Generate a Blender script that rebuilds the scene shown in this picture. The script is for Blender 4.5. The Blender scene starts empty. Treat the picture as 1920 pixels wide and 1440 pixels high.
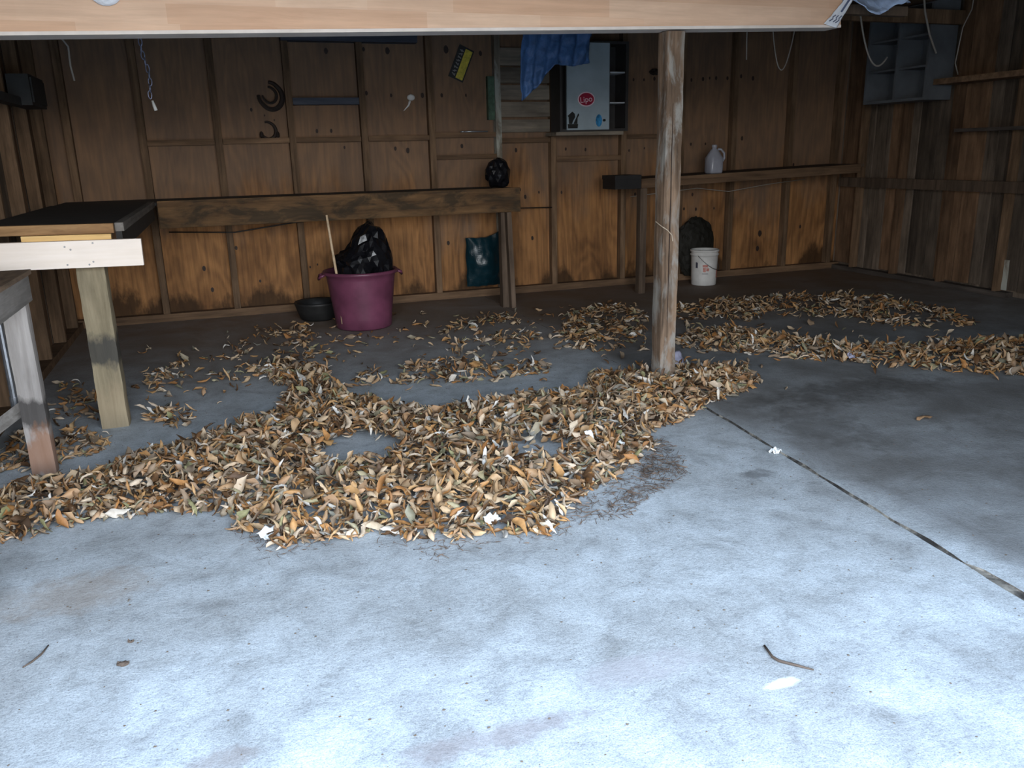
import bpy, bmesh, math, random
import numpy as np
from mathutils import Vector, Matrix, noise

# ------------------------------------------------------------------ camera, sky, exposure
SC = bpy.context.scene
COL = SC.collection
PI = math.pi
random.seed(7)
rng = np.random.default_rng(11)

cam_d = bpy.data.cameras.new('camera')
cam = bpy.data.objects.new('camera', cam_d); COL.objects.link(cam)
YAW, PITCH, ROLL = math.radians(18.892), math.radians(15.68), math.radians(1.403)
_f = Vector((math.sin(YAW) * math.cos(PITCH), math.cos(YAW) * math.cos(PITCH), -math.sin(PITCH)))
_r = Vector((math.cos(YAW), -math.sin(YAW), 0))
_u = _r.cross(_f)
r2 = _r * math.cos(ROLL) - _u * math.sin(ROLL)
u2 = _r * math.sin(ROLL) + _u * math.cos(ROLL)
M = Matrix((r2, u2, -_f)).transposed().to_4x4()
M.translation = Vector((0, 0, 1.4))
cam.matrix_world = M
cam_d.sensor_width = 36.0
cam_d.lens = 1540.0 / 1920.0 * 36.0
cam_d.clip_start = 0.05
SC.camera = cam

W = bpy.data.worlds.new('overcast_sky'); SC.world = W
W.use_nodes = True
wn, wl = W.node_tree.nodes, W.node_tree.links
wn.clear()
wo = wn.new('ShaderNodeOutputWorld'); wb = wn.new('ShaderNodeBackground')
tc = wn.new('ShaderNodeTexCoord'); sx = wn.new('ShaderNodeSeparateXYZ'); wr = wn.new('ShaderNodeValToRGB')
wl.new(tc.outputs['Generated'], sx.inputs[0]); wl.new(sx.outputs['Z'], wr.inputs[0])
wr.color_ramp.elements[0].position = 0.0; wr.color_ramp.elements[0].color = (0.36, 0.34, 0.31, 1)   # trees and haze low on the horizon
wr.color_ramp.elements[1].position = 0.75; wr.color_ramp.elements[1].color = (0.90, 1.19, 1.60, 1)
e = wr.color_ramp.elements.new(0.045); e.color = (1.12, 1.08, 1.02, 1)
e = wr.color_ramp.elements.new(0.30); e.color = (0.88, 1.02, 1.18, 1)
wl.new(wr.outputs[0], wb.inputs[0]); wb.inputs[1].default_value = 3.2
wl.new(wb.outputs[0], wo.inputs[0])

SC.view_settings.view_transform = 'Standard'
SC.view_settings.look = 'None'
SC.view_settings.gamma = 1.0
SC.view_settings.use_curve_mapping = False
SC.view_settings.exposure = 1.98
SC.cycles.use_denoising = True
SC.cycles.max_bounces = 8
SC.cycles.diffuse_bounces = 5

# a light portal (guides the sky sampling through the open garage door, gives off no light itself)
pd = bpy.data.lights.new('door_portal', 'AREA'); pd.shape = 'RECTANGLE'; pd.size = 3.6; pd.size_y = 2.6
pd.cycles.is_portal = True
po = bpy.data.objects.new('door_portal', pd); COL.objects.link(po)
po.location = (0.5, 0.12, 1.28); po.rotation_euler = (PI / 2, 0, 0)

# ------------------------------------------------------------------ materials
def mat(name):
    m = bpy.data.materials.new(name); m.use_nodes = True
    t = m.node_tree
    return m, t.nodes, t.links, t.nodes['Principled BSDF']

def ramp(n, stops, interp='LINEAR'):
    r = n.new('ShaderNodeValToRGB'); cr = r.color_ramp; cr.interpolation = interp
    while len(cr.elements) < len(stops): cr.elements.new(0.5)
    for el, (p, c) in zip(cr.elements, stops):
        el.position = p; el.color = (c[0], c[1], c[2], 1)
    return r

def coords(n, l, scale=(1, 1, 1), rot=(0, 0, 0), loc=(0, 0, 0)):
    t = n.new('ShaderNodeTexCoord'); mp = n.new('ShaderNodeMapping')
    mp.inputs['Scale'].default_value = scale; mp.inputs['Rotation'].default_value = rot
    mp.inputs['Location'].default_value = loc
    l.new(t.outputs['Object'], mp.inputs[0])
    return mp

def noise_tex(n, l, mp, scale=1, detail=4, rough=.55, dist=0):
    t = n.new('ShaderNodeTexNoise'); t.inputs['Scale'].default_value = scale
    t.inputs['Detail'].default_value = detail; t.inputs['Roughness'].default_value = rough
    t.inputs['Distortion'].default_value = dist
    l.new(mp.outputs[0], t.inputs['Vector'])
    return t

def mixc(n, l, a, b, fac, mode='MIX'):
    x = n.new('ShaderNodeMix'); x.data_type = 'RGBA'; x.blend_type = mode
    for s, v in ((x.inputs[6], a), (x.inputs[7], b), (x.inputs[0], fac)):
        if hasattr(v, 'links') or isinstance(v, bpy.types.NodeSocket): l.new(v, s)
        elif isinstance(v, (int, float)): s.default_value = v
        else: s.default_value = (v[0], v[1], v[2], 1)
    return x.outputs[2]

def math_n(n, l, op, a, b=None, clamp=False):
    x = n.new('ShaderNodeMath'); x.operation = op; x.use_clamp = clamp
    for s, v in ((x.inputs[0], a), (x.inputs[1], b)):
        if v is None: continue
        if isinstance(v, (int, float)): s.default_value = v
        else: l.new(v, s)
    return x.outputs[0]

def bump(n, l, p, h, strength=.3, dist=.01):
    b = n.new('ShaderNodeBump'); b.inputs['Strength'].default_value = strength; b.inputs['Distance'].default_value = dist
    l.new(h, b.inputs['Height']); l.new(b.outputs[0], p.inputs['Normal'])

AX = {'X': (1.3, 22, 22), 'Y': (22, 1.3, 22), 'Z': (22, 22, 1.3)}

def wood(name, dark, light, axis='Z', stain=None, stain_amt=.5, var=.18, rough=.8, blotch=.35, grain=1.0, hue=0):
    m, n, l, p = mat(name)
    mp = coords(n, l, AX[axis])
    oi = n.new('ShaderNodeObjectInfo')
    va = n.new('ShaderNodeVectorMath'); va.operation = 'ADD'
    sc_ = n.new('ShaderNodeVectorMath'); sc_.operation = 'SCALE'; sc_.inputs['Scale'].default_value = 37.0
    cb = n.new('ShaderNodeCombineXYZ')
    for k in range(3): l.new(oi.outputs['Random'], cb.inputs[k])
    l.new(cb.outputs[0], sc_.inputs[0]); l.new(mp.outputs[0], va.inputs[0]); l.new(sc_.outputs[0], va.inputs[1])
    g = noise_tex(n, l, va, 1.2, 7, .65, .4)
    c = ramp(n, [(.28, dark), (.72, light)]); l.new(g.outputs[0], c.inputs[0])
    mp2 = coords(n, l, tuple(1.0 if s > 10 else .35 for s in AX[axis]))
    va2 = n.new('ShaderNodeVectorMath'); va2.operation = 'ADD'
    l.new(mp2.outputs[0], va2.inputs[0]); l.new(sc_.outputs[0], va2.inputs[1])
    b = noise_tex(n, l, va2, 7, 4, .6)
    br = ramp(n, [(.35, (1 - blotch,) * 3), (.65, (1, 1, 1))]); l.new(b.outputs[0], br.inputs[0])
    out = mixc(n, l, c.outputs[0], br.outputs[0], 1.0, 'MULTIPLY')
    if stain:
        s = noise_tex(n, l, va2, 8.0, 5, .65, .6)
        sr = ramp(n, [(.47, (0, 0, 0)), (.60, (stain_amt,) * 3)]); l.new(s.outputs[0], sr.inputs[0])
        out = mixc(n, l, out, stain, sr.outputs[0])
    # each board its own shade
    hv = n.new('ShaderNodeHueSaturation')
    v = math_n(n, l, 'MULTIPLY_ADD', oi.outputs['Random'], 2 * var); v.node.inputs[2].default_value = 1 - var
    l.new(v, hv.inputs['Value']); l.new(out, hv.inputs['Color'])
    l.new(hv.outputs[0], p.inputs['Base Color'])
    p.inputs['Roughness'].default_value = rough
    p.inputs['Specular IOR Level'].default_value = .25
    bump(n, l, p, g.outputs[0], .35 * grain, .006)
    return m

def plain(name, col, rough=.6, metal=0, spec=.5, var=.12, nscale=9, bstr=.1, bdist=.004):
    m, n, l, p = mat(name)
    mp = coords(n, l); t = noise_tex(n, l, mp, nscale, 5, .6)
    lo = tuple(c * (1 - var * 2) for c in col); hi = tuple(min(1, c * (1 + var)) for c in col)
    c = ramp(n, [(.3, lo), (.7, hi)]); l.new(t.outputs[0], c.inputs[0])
    l.new(c.outputs[0], p.inputs['Base Color'])
    p.inputs['Roughness'].default_value = rough; p.inputs['Metallic'].default_value = metal
    p.inputs['Specular IOR Level'].default_value = spec
    if bstr: bump(n, l, p, t.outputs[0], bstr, bdist)
    return m

def plywood(name, dark, light):
    """rotary-cut softwood plywood: contour-line grain, blotches, water stains along the foot"""
    m, n, l, p = mat(name)
    mp = coords(n, l, (2.6, 2.6, .55))
    t = noise_tex(n, l, mp, 1.0, 3, .5, .5)
    w = math_n(n, l, 'MULTIPLY', t.outputs[0], 70.0); w = math_n(n, l, 'SINE', w)
    w = math_n(n, l, 'MULTIPLY_ADD', w, .5); w.node.inputs[2].default_value = .5
    mp3 = coords(n, l, (45, 45, 2)); f = noise_tex(n, l, mp3, 1, 5, .6)
    g = math_n(n, l, 'MULTIPLY', w, .22); g = math_n(n, l, 'ADD', g, f.outputs[0])
    c = ramp(n, [(.2, dark), (.9, light)]); l.new(g, c.inputs[0])
    mp2 = coords(n, l, (1, 1, .7)); b = noise_tex(n, l, mp2, 2.4, 5, .6)
    br = ramp(n, [(.3, (.45, .42, .42)), (.6, (1, 1, 1))]); l.new(b.outputs[0], br.inputs[0])
    out = mixc(n, l, c.outputs[0], br.outputs[0], .9, 'MULTIPLY')
    # upper wall greyed by height: light falloff painted in, ragged by noise
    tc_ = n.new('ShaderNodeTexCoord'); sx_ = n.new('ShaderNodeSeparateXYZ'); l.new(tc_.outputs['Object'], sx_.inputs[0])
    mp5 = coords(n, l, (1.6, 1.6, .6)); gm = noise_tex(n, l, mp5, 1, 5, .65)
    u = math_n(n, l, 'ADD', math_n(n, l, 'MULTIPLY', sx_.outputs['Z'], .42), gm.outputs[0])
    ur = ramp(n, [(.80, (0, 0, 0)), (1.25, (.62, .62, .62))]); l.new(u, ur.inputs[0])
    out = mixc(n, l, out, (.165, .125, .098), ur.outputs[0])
    # damp marks at the foot of the wall, with a ragged upper edge
    mp4 = coords(n, l, (5, 5, 2.2)); d = noise_tex(n, l, mp4, 1, 6, .65)
    hgt = math_n(n, l, 'MULTIPLY_ADD', sx_.outputs['Z'], -1.5); hgt.node.inputs[2].default_value = .42
    mp6 = coords(n, l, (1, 1, .4)); wet = noise_tex(n, l, mp6, 1.7, 3, .6)
    s = math_n(n, l, 'ADD', hgt, d.outputs[0])
    s = math_n(n, l, 'ADD', s, math_n(n, l, 'MULTIPLY', math_n(n, l, 'SUBTRACT', wet.outputs[0], .55), 1.3))
    sr = ramp(n, [(.64, (0, 0, 0)), (.82, (.85, .85, .85))]); l.new(s, sr.inputs[0])
    out = mixc(n, l, out, (.035, .018, .008), sr.outputs[0])
    l.new(out, p.inputs['Base Color'])
    p.inputs['Roughness'].default_value = .75; p.inputs['Specular IOR Level'].default_value = .25
    bump(n, l, p, f.outputs[0], .2, .004)
    return m

def concrete():
    m, n, l, p = mat('concrete_slab')
    mp = coords(n, l)
    big = noise_tex(n, l, mp, .9, 6, .6, .3)
    mid = noise_tex(n, l, mp, 4.5, 6, .65, .5)
    fine = noise_tex(n, l, mp, 70, 4, .7)
    c = ramp(n, [(.3, (.35, .37, .38)), (.5, (.475, .51, .535)), (.7, (.57, .62, .66))]); l.new(mid.outputs[0], c.inputs[0])
    br = ramp(n, [(.35, (.66, .63, .60)), (.6, (1, 1, 1))]); l.new(big.outputs[0], br.inputs[0])
    out = mixc(n, l, c.outputs[0], br.outputs[0], .8, 'MULTIPLY')
    grit = noise_tex(n, l, mp, 210, 3, .7)
    gr = ramp(n, [(.36, (.55, .55, .56)), (.50, (1, 1, 1)), (.66, (1.12, 1.12, 1.12))]); l.new(grit.outputs[0], gr.inputs[0])
    out = mixc(n, l, out, gr.outputs[0], .75, 'MULTIPLY')
    small = noise_tex(n, l, mp, 16, 5, .65, .6)
    sm = ramp(n, [(.33, (.80, .80, .80)), (.5, (1, 1, 1))]); l.new(small.outputs[0], sm.inputs[0])
    out = mixc(n, l, out, sm.outputs[0], .8, 'MULTIPLY')
    fr = ramp(n, [(.30, (.66, .66, .66)), (.52, (1, 1, 1)), (.75, (1.06, 1.06, 1.06))]); l.new(fine.outputs[0], fr.inputs[0])
    out = mixc(n, l, out, fr.outputs[0], .7, 'MULTIPLY')
    tc_ = n.new('ShaderNodeTexCoord'); sx_ = n.new('ShaderNodeSeparateXYZ'); l.new(tc_.outputs['Object'], sx_.inputs[0])
    # second bay's slab darker and greyer; brown dirt on the inner end
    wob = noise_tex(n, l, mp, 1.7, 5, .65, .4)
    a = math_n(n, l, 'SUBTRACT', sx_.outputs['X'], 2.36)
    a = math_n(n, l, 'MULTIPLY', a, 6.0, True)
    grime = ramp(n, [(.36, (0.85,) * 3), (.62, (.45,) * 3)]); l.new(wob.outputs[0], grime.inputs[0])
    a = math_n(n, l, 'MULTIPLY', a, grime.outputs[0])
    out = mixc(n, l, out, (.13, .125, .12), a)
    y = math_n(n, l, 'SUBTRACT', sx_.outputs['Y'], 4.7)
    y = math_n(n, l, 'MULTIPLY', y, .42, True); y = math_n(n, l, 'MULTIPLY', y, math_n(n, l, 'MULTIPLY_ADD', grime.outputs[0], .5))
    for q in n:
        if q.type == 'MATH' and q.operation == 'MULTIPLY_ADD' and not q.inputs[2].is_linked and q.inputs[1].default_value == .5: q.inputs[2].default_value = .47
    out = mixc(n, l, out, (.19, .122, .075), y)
    # single oil spots
    def spot(x0, y0, rx, ry, col, amt, soft=True):
        nonlocal out
        dx = math_n(n, l, 'MULTIPLY', math_n(n, l, 'SUBTRACT', sx_.outputs['X'], x0), 1 / rx)
        dy = math_n(n, l, 'MULTIPLY', math_n(n, l, 'SUBTRACT', sx_.outputs['Y'], y0), 1 / ry)
        d2 = math_n(n, l, 'ADD', math_n(n, l, 'MULTIPLY', dx, dx), math_n(n, l, 'MULTIPLY', dy, dy))
        d2 = math_n(n, l, 'ADD', d2, math_n(n, l, 'MULTIPLY', small.outputs[0], 1.1))
        d2 = math_n(n, l, 'ADD', d2, math_n(n, l, 'MULTIPLY', mid.outputs[0], 1.0))
        r_ = ramp(n, [(.66, (amt,) * 3), (1.08 if soft else .9, (0, 0, 0))])
        d2 = math_n(n, l, 'MULTIPLY', d2, .6); l.new(d2, r_.inputs[0])
        out = mixc(n, l, out, col, r_.outputs[0])
    spot(2.13, 2.86, .13, .09, (.12, .12, .12), .65)
    spot(3.35, 3.75, 1.0, .32, (.07, .065, .06), .6)
    spot(2.8, 3.3, .35, .5, (.09, .085, .08), .5)
    spot(.52, 1.66, .42, .07, (.24, .21, .21), .6)
    spot(-.15, 1.82, .12, .07, (.24, .21, .20), .6)
    spot(-.62, 2.85, .42, .22, (.36, .29, .23), .4)
    spot(.98, 1.78, .28, .10, (.36, .34, .36), .5)
    spot(1.29, 1.585, .09, .03, (.95, .95, .90), .75)
    l.new(out, p.inputs['Base Color'])
    rr = ramp(n, [(.3, (.62,) * 3), (.7, (.88,) * 3)]); l.new(mid.outputs[0], rr.inputs[0]); l.new(rr.outputs[0], p.inputs['Roughness'])
    p.inputs['Specular IOR Level'].default_value = .3
    hb = math_n(n, l, 'ADD', math_n(n, l, 'MULTIPLY', fine.outputs[0], .5), mid.outputs[0])
    bump(n, l, p, hb, .35, .012)
    return m

def joint_mat():
    m, n, l, p = mat('joint_dirt')
    mp = coords(n, l); t = noise_tex(n, l, mp, 7, 5, .7, .5)
    c = ramp(n, [(.40, (.030, .026, .023)), (.50, (.10, .09, .078)), (.62, (.36, .33, .28))]); l.new(t.outputs[0], c.inputs[0])
    l.new(c.outputs[0], p.inputs['Base Color']); p.inputs['Roughness'].default_value = .95
    bump(n, l, p, t.outputs[0], .6, .01)
    return m

def beam_mat():
    m, n, l, p = mat('finger_jointed_pine')
    tc_ = n.new('ShaderNodeTexCoord'); mp = n.new('ShaderNodeMapping')
    sxy = n.new('ShaderNodeSeparateXYZ'); cb = n.new('ShaderNodeCombineXYZ')
    l.new(tc_.outputs['Object'], sxy.inputs[0]); l.new(sxy.outputs['X'], cb.inputs[0]); l.new(sxy.outputs['Z'], cb.inputs[1])
    b = n.new('ShaderNodeTexBrick')
    b.inputs['Scale'].default_value = 1.0; b.inputs['Mortar Size'].default_value = 0.0
    b.inputs['Brick Width'].default_value = .43; b.inputs['Row Height'].default_value = .085; b.inputs['Bias'].default_value = 0
    b.offset = .37; b.squash = 1.4
    b.inputs['Color1'].default_value = (.82, .58, .41, 1); b.inputs['Color2'].default_value = (.72, .45, .29, 1)
    l.new(cb.outputs[0], b.inputs['Vector'])
    mp2 = coords(n, l, (1.2, 20, 20)); g = noise_tex(n, l, mp2, 1.2, 6, .65, .3)
    c = ramp(n, [(.3, (.72, .68, .66)), (.65, (1, 1, 1))]); l.new(g.outputs[0], c.inputs[0])
    out = mixc(n, l, b.outputs[0], c.outputs[0], .8, 'MULTIPLY')
    mp3 = coords(n, l, (1, 1, 2)); s = noise_tex(n, l, mp3, 1.9, 5, .6)
    sr = ramp(n, [(.45, (0, 0, 0)), (.75, (.55,) * 3)]); l.new(s.outputs[0], sr.inputs[0])
    out = mixc(n, l, out, (.56, .36, .24), sr.outputs[0])
    l.new(out, p.inputs['Base Color']); p.inputs['Roughness'].default_value = .7
    bump(n, l, p, g.outputs[0], .15, .004)
    return m

def banded_wood(name, dark, light, bands):
    """upright leg with grime bands (z centre, half height, colour, amount) of ragged outline"""
    m = wood(name, dark, light, 'Z', var=.05, blotch=.3)
    t = m.node_tree; n, l = t.nodes, t.links; p = n['Principled BSDF']
    src = p.inputs['Base Color'].links[0].from_socket
    tc_ = n.new('ShaderNodeTexCoord'); s = n.new('ShaderNodeSeparateXYZ'); l.new(tc_.outputs['Object'], s.inputs[0])
    mp = coords(n, l, (14, 14, 6)); w = noise_tex(n, l, mp, 1, 5, .65)
    for zc, hh, col, amt in bands:
        d = math_n(n, l, 'ABSOLUTE', math_n(n, l, 'MULTIPLY', math_n(n, l, 'SUBTRACT', s.outputs['Z'], zc), 1 / hh))
        d = math_n(n, l, 'ADD', d, math_n(n, l, 'MULTIPLY', math_n(n, l, 'SUBTRACT', w.outputs[0], .5), 2.0))
        r_ = ramp(n, [(.55, (amt,) * 3), (1.0, (0, 0, 0))]); l.new(d, r_.inputs[0])
        src = mixc(n, l, src, col, r_.outputs[0])
    l.new(src, p.inputs['Base Color'])
    return m

def leaf_mat():
    m, n, l, p = mat('dry_leaf')
    at = n.new('ShaderNodeAttribute'); at.attribute_name = 'tone'
    c = ramp(n, [(0, (.045, .026, .014)), (.14, (.15, .075, .032)), (.30, (.36, .165, .052)), (.45, (.42, .235, .092)),
                 (.60, (.47, .32, .175)), (.74, (.57, .46, .35)), (.84, (.25, .235, .11)), (.92, (.17, .16, .135)), (1, (.80, .76, .70))])
    l.new(at.outputs['Fac'], c.inputs[0])
    mp = coords(n, l); t = noise_tex(n, l, mp, 55, 4, .6)
    r_ = ramp(n, [(.3, (.62, .58, .55)), (.65, (1, 1, 1))]); l.new(t.outputs[0], r_.inputs[0])
    out = mixc(n, l, c.outputs[0], r_.outputs[0], .75, 'MULTIPLY')
    ge = n.new('ShaderNodeNewGeometry')
    pale = mixc(n, l, out, (.42, .33, .235), .35)
    out = mixc(n, l, out, pale, ge.outputs['Backfacing'])
    l.new(out, p.inputs['Base Color']); p.inputs['Roughness'].default_value = .62
    p.inputs['Specular IOR Level'].default_value = .35
    return m

def crinkle(name, col, rough=.28, spec=.6, scale=26, bstr=.7, var=.2):
    m, n, l, p = mat(name)
    mp = coords(n, l); v = n.new('ShaderNodeTexVoronoi'); v.inputs['Scale'].default_value = scale
    v.feature = 'DISTANCE_TO_EDGE'
    t = noise_tex(n, l, mp, 9, 5, .65, .8)
    l.new(mp.outputs[0], v.inputs['Vector'])
    p.inputs['Base Color'].default_value = (*col, 1)
    c = ramp(n, [(.3, tuple(x * (1 - var) for x in col)), (.7, tuple(min(1, x * (1 + var)) for x in col))])
    l.new(t.outputs[0], c.inputs[0]); l.new(c.outputs[0], p.inputs['Base Color'])
    p.inputs['Roughness'].default_value = rough; p.inputs['Specular IOR Level'].default_value = spec
    h = math_n(n, l, 'ADD', v.outputs['Distance'], math_n(n, l, 'MULTIPLY', t.outputs[0], .6))
    bump(n, l, p, h, bstr, .02)
    return m

MT = {
    'concrete': concrete(),
    'asphalt': plain('driveway_asphalt', (.17, .165, .155), .9, nscale=40),
    'joint': joint_mat(),
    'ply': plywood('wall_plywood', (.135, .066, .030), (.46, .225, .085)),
    'knot': plain('wood_knot', (.028, .014, .009), .7, bstr=0),
    'stud': wood('stud_wood', (.095, .058, .034), (.27, .17, .10), 'Z', blotch=.45),
    'blocking': wood('blocking_wood', (.10, .06, .036), (.27, .165, .095), 'X', blotch=.4),
    'grey_board_x': wood('grey_board', (.16, .14, .115), (.33, .28, .22), 'X', blotch=.4),
    'blue_board': wood('blue_grey_board', (.05, .06, .085), (.11, .12, .15), 'X', blotch=.3),
    'lichen': wood('lichen_board', (.14, .115, .085), (.30, .27, .22), 'Z', stain=(.40, .42, .38), stain_amt=.7),
    'plank': wood('weathered_plank', (.075, .058, .045), (.19, .145, .108), 'Z', var=.42, blotch=.5),
    'plank_warm': wood('warm_plank', (.12, .068, .038), (.28, .165, .095), 'Z', var=.35, blotch=.5),
    'ceiling': wood('roof_board', (.05, .034, .024), (.12, .085, .06), 'Y', blotch=.4),
    'beam': beam_mat(),
    'lit_edge': plain('lit_edge', (.74, .66, .60), .6, var=.06),
    'post': wood('weathered_post', (.085, .056, .037), (.36, .245, .165), 'Z', stain=(.30, .30, .28), stain_amt=.7, var=.04, blotch=.5, grain=1.8),
    'bench_front': wood('bench_front_wood', (.095, .052, .025), (.255, .145, .066), 'X', stain=(.030, .025, .017), stain_amt=.75, var=.06, blotch=.5),
    'bench_top': plain('black_bench_top', (.016, .014, .013), .75, var=.3),
    'bench_leg': wood('bench_leg_wood', (.065, .045, .032), (.17, .12, .085), 'Z', var=.15),
    'dark_fascia': wood('dark_fascia_wood', (.045, .038, .033), (.11, .09, .078), 'Y', var=.05),
    'grey_edge': wood('grey_edge_strip', (.10, .09, .08), (.22, .20, .18), 'Y', var=.05),
    'brown_fascia': wood('brown_fascia', (.30, .155, .065), (.52, .32, .15), 'X', var=.03, stain=(.16, .085, .04), stain_amt=.6),
    'yellow_strip': wood('yellow_pine_strip', (.62, .38, .14), (.80, .56, .26), 'X', var=.03, blotch=.15),
    'new_pine': wood('new_white_pine', (.82, .71, .61), (.91, .81, .73), 'X', var=.02, blotch=.08, grain=.4),
    'leg6': banded_wood('treated_post', (.16, .13, .08), (.36, .30, .20), [(.43, .10, (.035, .036, .036), .85), (.08, .2, (.33, .25, .16), .4)]),
    'trestle_leg': banded_wood('trestle_leg_wood', (.25, .225, .21), (.46, .43, .41), [(.30, .09, (.03, .027, .026), .85), (.09, .16, (.24, .115, .06), .75)]),
    'trestle': wood('trestle_wood', (.17, .155, .14), (.36, .34, .32), 'Y', var=.06),
    'trestle_top': wood('trestle_top_wood', (.13, .085, .055), (.26, .18, .12), 'Y', var=.06, stain=(.03, .025, .02)),
    'galv': plain('galvanised_pipe', (.42, .45, .50), .38, .75, nscale=30),
    'leaf': leaf_mat(),
    'twig': plain('twig_bark', (.075, .052, .038), .85, bstr=.3, nscale=80),
    'needle': plain('needle_debris', (.15, .10, .07), .85, bstr=0),
    'crumb': plain('leaf_crumb', (.16, .12, .085), .9, bstr=0),
    'purple': plain('purple_plastic', (.155, .045, .085), .38, var=.18, nscale=5, bstr=.05),
    'black_bag': crinkle('black_bin_liner', (.006, .006, .008), .27, .5, 7, .22),
    'teal_bag': crinkle('teal_plastic_sheet', (.003, .022, .032), .32, .45, 6, .3),
    'olive_bag': crinkle('olive_sack', (.013, .012, .009), .7, .3, 10, .4),
    'blue_cloth': crinkle('blue_tarp_cloth', (.045, .11, .26), .55, .4, 12, .5, .35),
    'pale_blue': crinkle('pale_blue_sheet', (.40, .52, .74), .4, .5, 14, .4, .15),
    'white_sheet': plain('white_printed_sheet', (.74, .77, .82), .45, var=.06),
    'print_ink': plain('print_ink', (.10, .13, .22), .6, bstr=0),
    'rubber': plain('black_rubber', (.016, .016, .016), .55, var=.3),
    'bamboo': plain('peeled_stick', (.62, .46, .30), .6, var=.15, nscale=30),
    'bucket': plain('white_bucket_plastic', (.66, .65, .63), .45, var=.08),
    'red_print': plain('faded_red_print', (.55, .22, .18), .55, var=.2, nscale=60, bstr=0),
    'dark_print': plain('dark_print', (.06, .06, .09), .55, bstr=0),
    'wire': plain('steel_wire', (.25, .25, .25), .45, .8, bstr=0),
    'cabinet_grey': plain('painted_cabinet_steel', (.35, .43, .48), .45, var=.08, nscale=4),
    'cabinet_dark': plain('cabinet_dark', (.035, .032, .032), .6),
    'cab_inside': plain('cabinet_inside', (.09, .105, .125), .6),
    'shelf_edge': plain('cabinet_shelf_edge', (.50, .54, .58), .5),
    'red_sticker': plain('red_sticker', (.34, .012, .045), .4, var=.05, bstr=0),
    'pink_ink': plain('pink_white_ink', (.80, .62, .68), .5, var=.04, bstr=0),
    'blue_sticker': plain('blue_sticker', (.05, .30, .62), .3, var=.35, nscale=30, bstr=0),
    'black_paint': plain('black_paint', (.012, .013, .013), .5, bstr=0),
    'yellow_paint': plain('yellow_paint', (.62, .52, .06), .5, var=.2, nscale=30, bstr=0),
    'grey_letter': plain('grey_letters', (.27, .26, .26), .5, bstr=0),
    'iron': plain('rusty_iron', (.030, .020, .016), .7, .4, nscale=60),
    'chain': plain('chain_steel', (.30, .33, .48), .38, .8, nscale=60, bstr=0),
    'rope': plain('pale_rope', (.40, .37, .33), .85, nscale=120),
    'jug': plain('cloudy_jug_plastic', (.36, .37, .43), .3, var=.1),
    'grey_paint': plain('dark_grey_paint', (.125, .138, .152), .6, var=.12, nscale=5),
    'box_black': plain('black_box_paint', (.014, .013, .014), .6, var=.2),
    'elec': plain('grey_green_box_paint', (.018, .021, .022), .7, var=.2),
    'paper': plain('white_paper', (.82, .82, .80), .8, var=.05, nscale=30),
    'lavender': plain('lavender_card', (.36, .35, .45), .8, var=.08),
    'twine': plain('twine', (.55, .45, .34), .9, bstr=0),
    'green_paint': plain('green_paint', (.07, .13, .085), .7, var=.3, nscale=20),
}

# ------------------------------------------------------------------ mesh helpers
def link_mesh(name, me, material=None, parent=None):
    o = bpy.data.objects.new(name, me); COL.objects.link(o)
    if material is not None and not me.materials:
        for k in (material if isinstance(material, (list, tuple)) else [material]): me.materials.append(MT[k])
    if parent is not None: o.parent = parent
    return o

def obj(name, bm, material, parent=None, smooth=False, bevel=0):
    if bevel:
        bmesh.ops.bevel(bm, geom=[e for e in bm.edges if e.is_manifold and e.calc_face_angle(0) > .6], offset=bevel, segments=2, profile=.6, affect='EDGES')
    bmesh.ops.recalc_face_normals(bm, faces=bm.faces)
    me = bpy.data.meshes.new(name); bm.to_mesh(me); bm.free()
    if smooth:
        for p in me.polygons: p.use_smooth = True
    return link_mesh(name, me, material, parent)

def tag(o, label=None, cat=None, group=None, kind=None):
    if label: o['label'] = label
    if cat: o['category'] = cat
    if group: o['group'] = group
    if kind: o['kind'] = kind
    return o

def thing(name, label, cat, loc=(0, 0, 0), group=None):
    o = bpy.data.objects.new(name, None); COL.objects.link(o); o.location = loc
    o.empty_display_size = .1
    return tag(o, label, cat, group)

def box(bm, a, b, mi=0):
    """box between two corners; returns its verts"""
    x0, y0, z0 = a; x1, y1, z1 = b
    vs = [bm.verts.new(c) for c in ((x0, y0, z0), (x1, y0, z0), (x1, y1, z0), (x0, y1, z0), (x0, y0, z1), (x1, y0, z1), (x1, y1, z1), (x0, y1, z1))]
    for f in ((0, 3, 2, 1), (4, 5, 6, 7), (0, 1, 5, 4), (1, 2, 6, 5), (2, 3, 7, 6), (3, 0, 4, 7)):
        fc = bm.faces.new([vs[i] for i in f]); fc.material_index = mi
    return vs

def xbox(name, a, b, material, parent=None, bevel=.003, rot=None):
    bm = bmesh.new(); vs = box(bm, a, b)
    if rot:
        ang, axis, piv = rot
        bmesh.ops.rotate(bm, verts=vs, cent=piv, matrix=Matrix.Rotation(ang, 3, axis))
    return obj(name, bm, material, parent, bevel=bevel)

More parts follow.
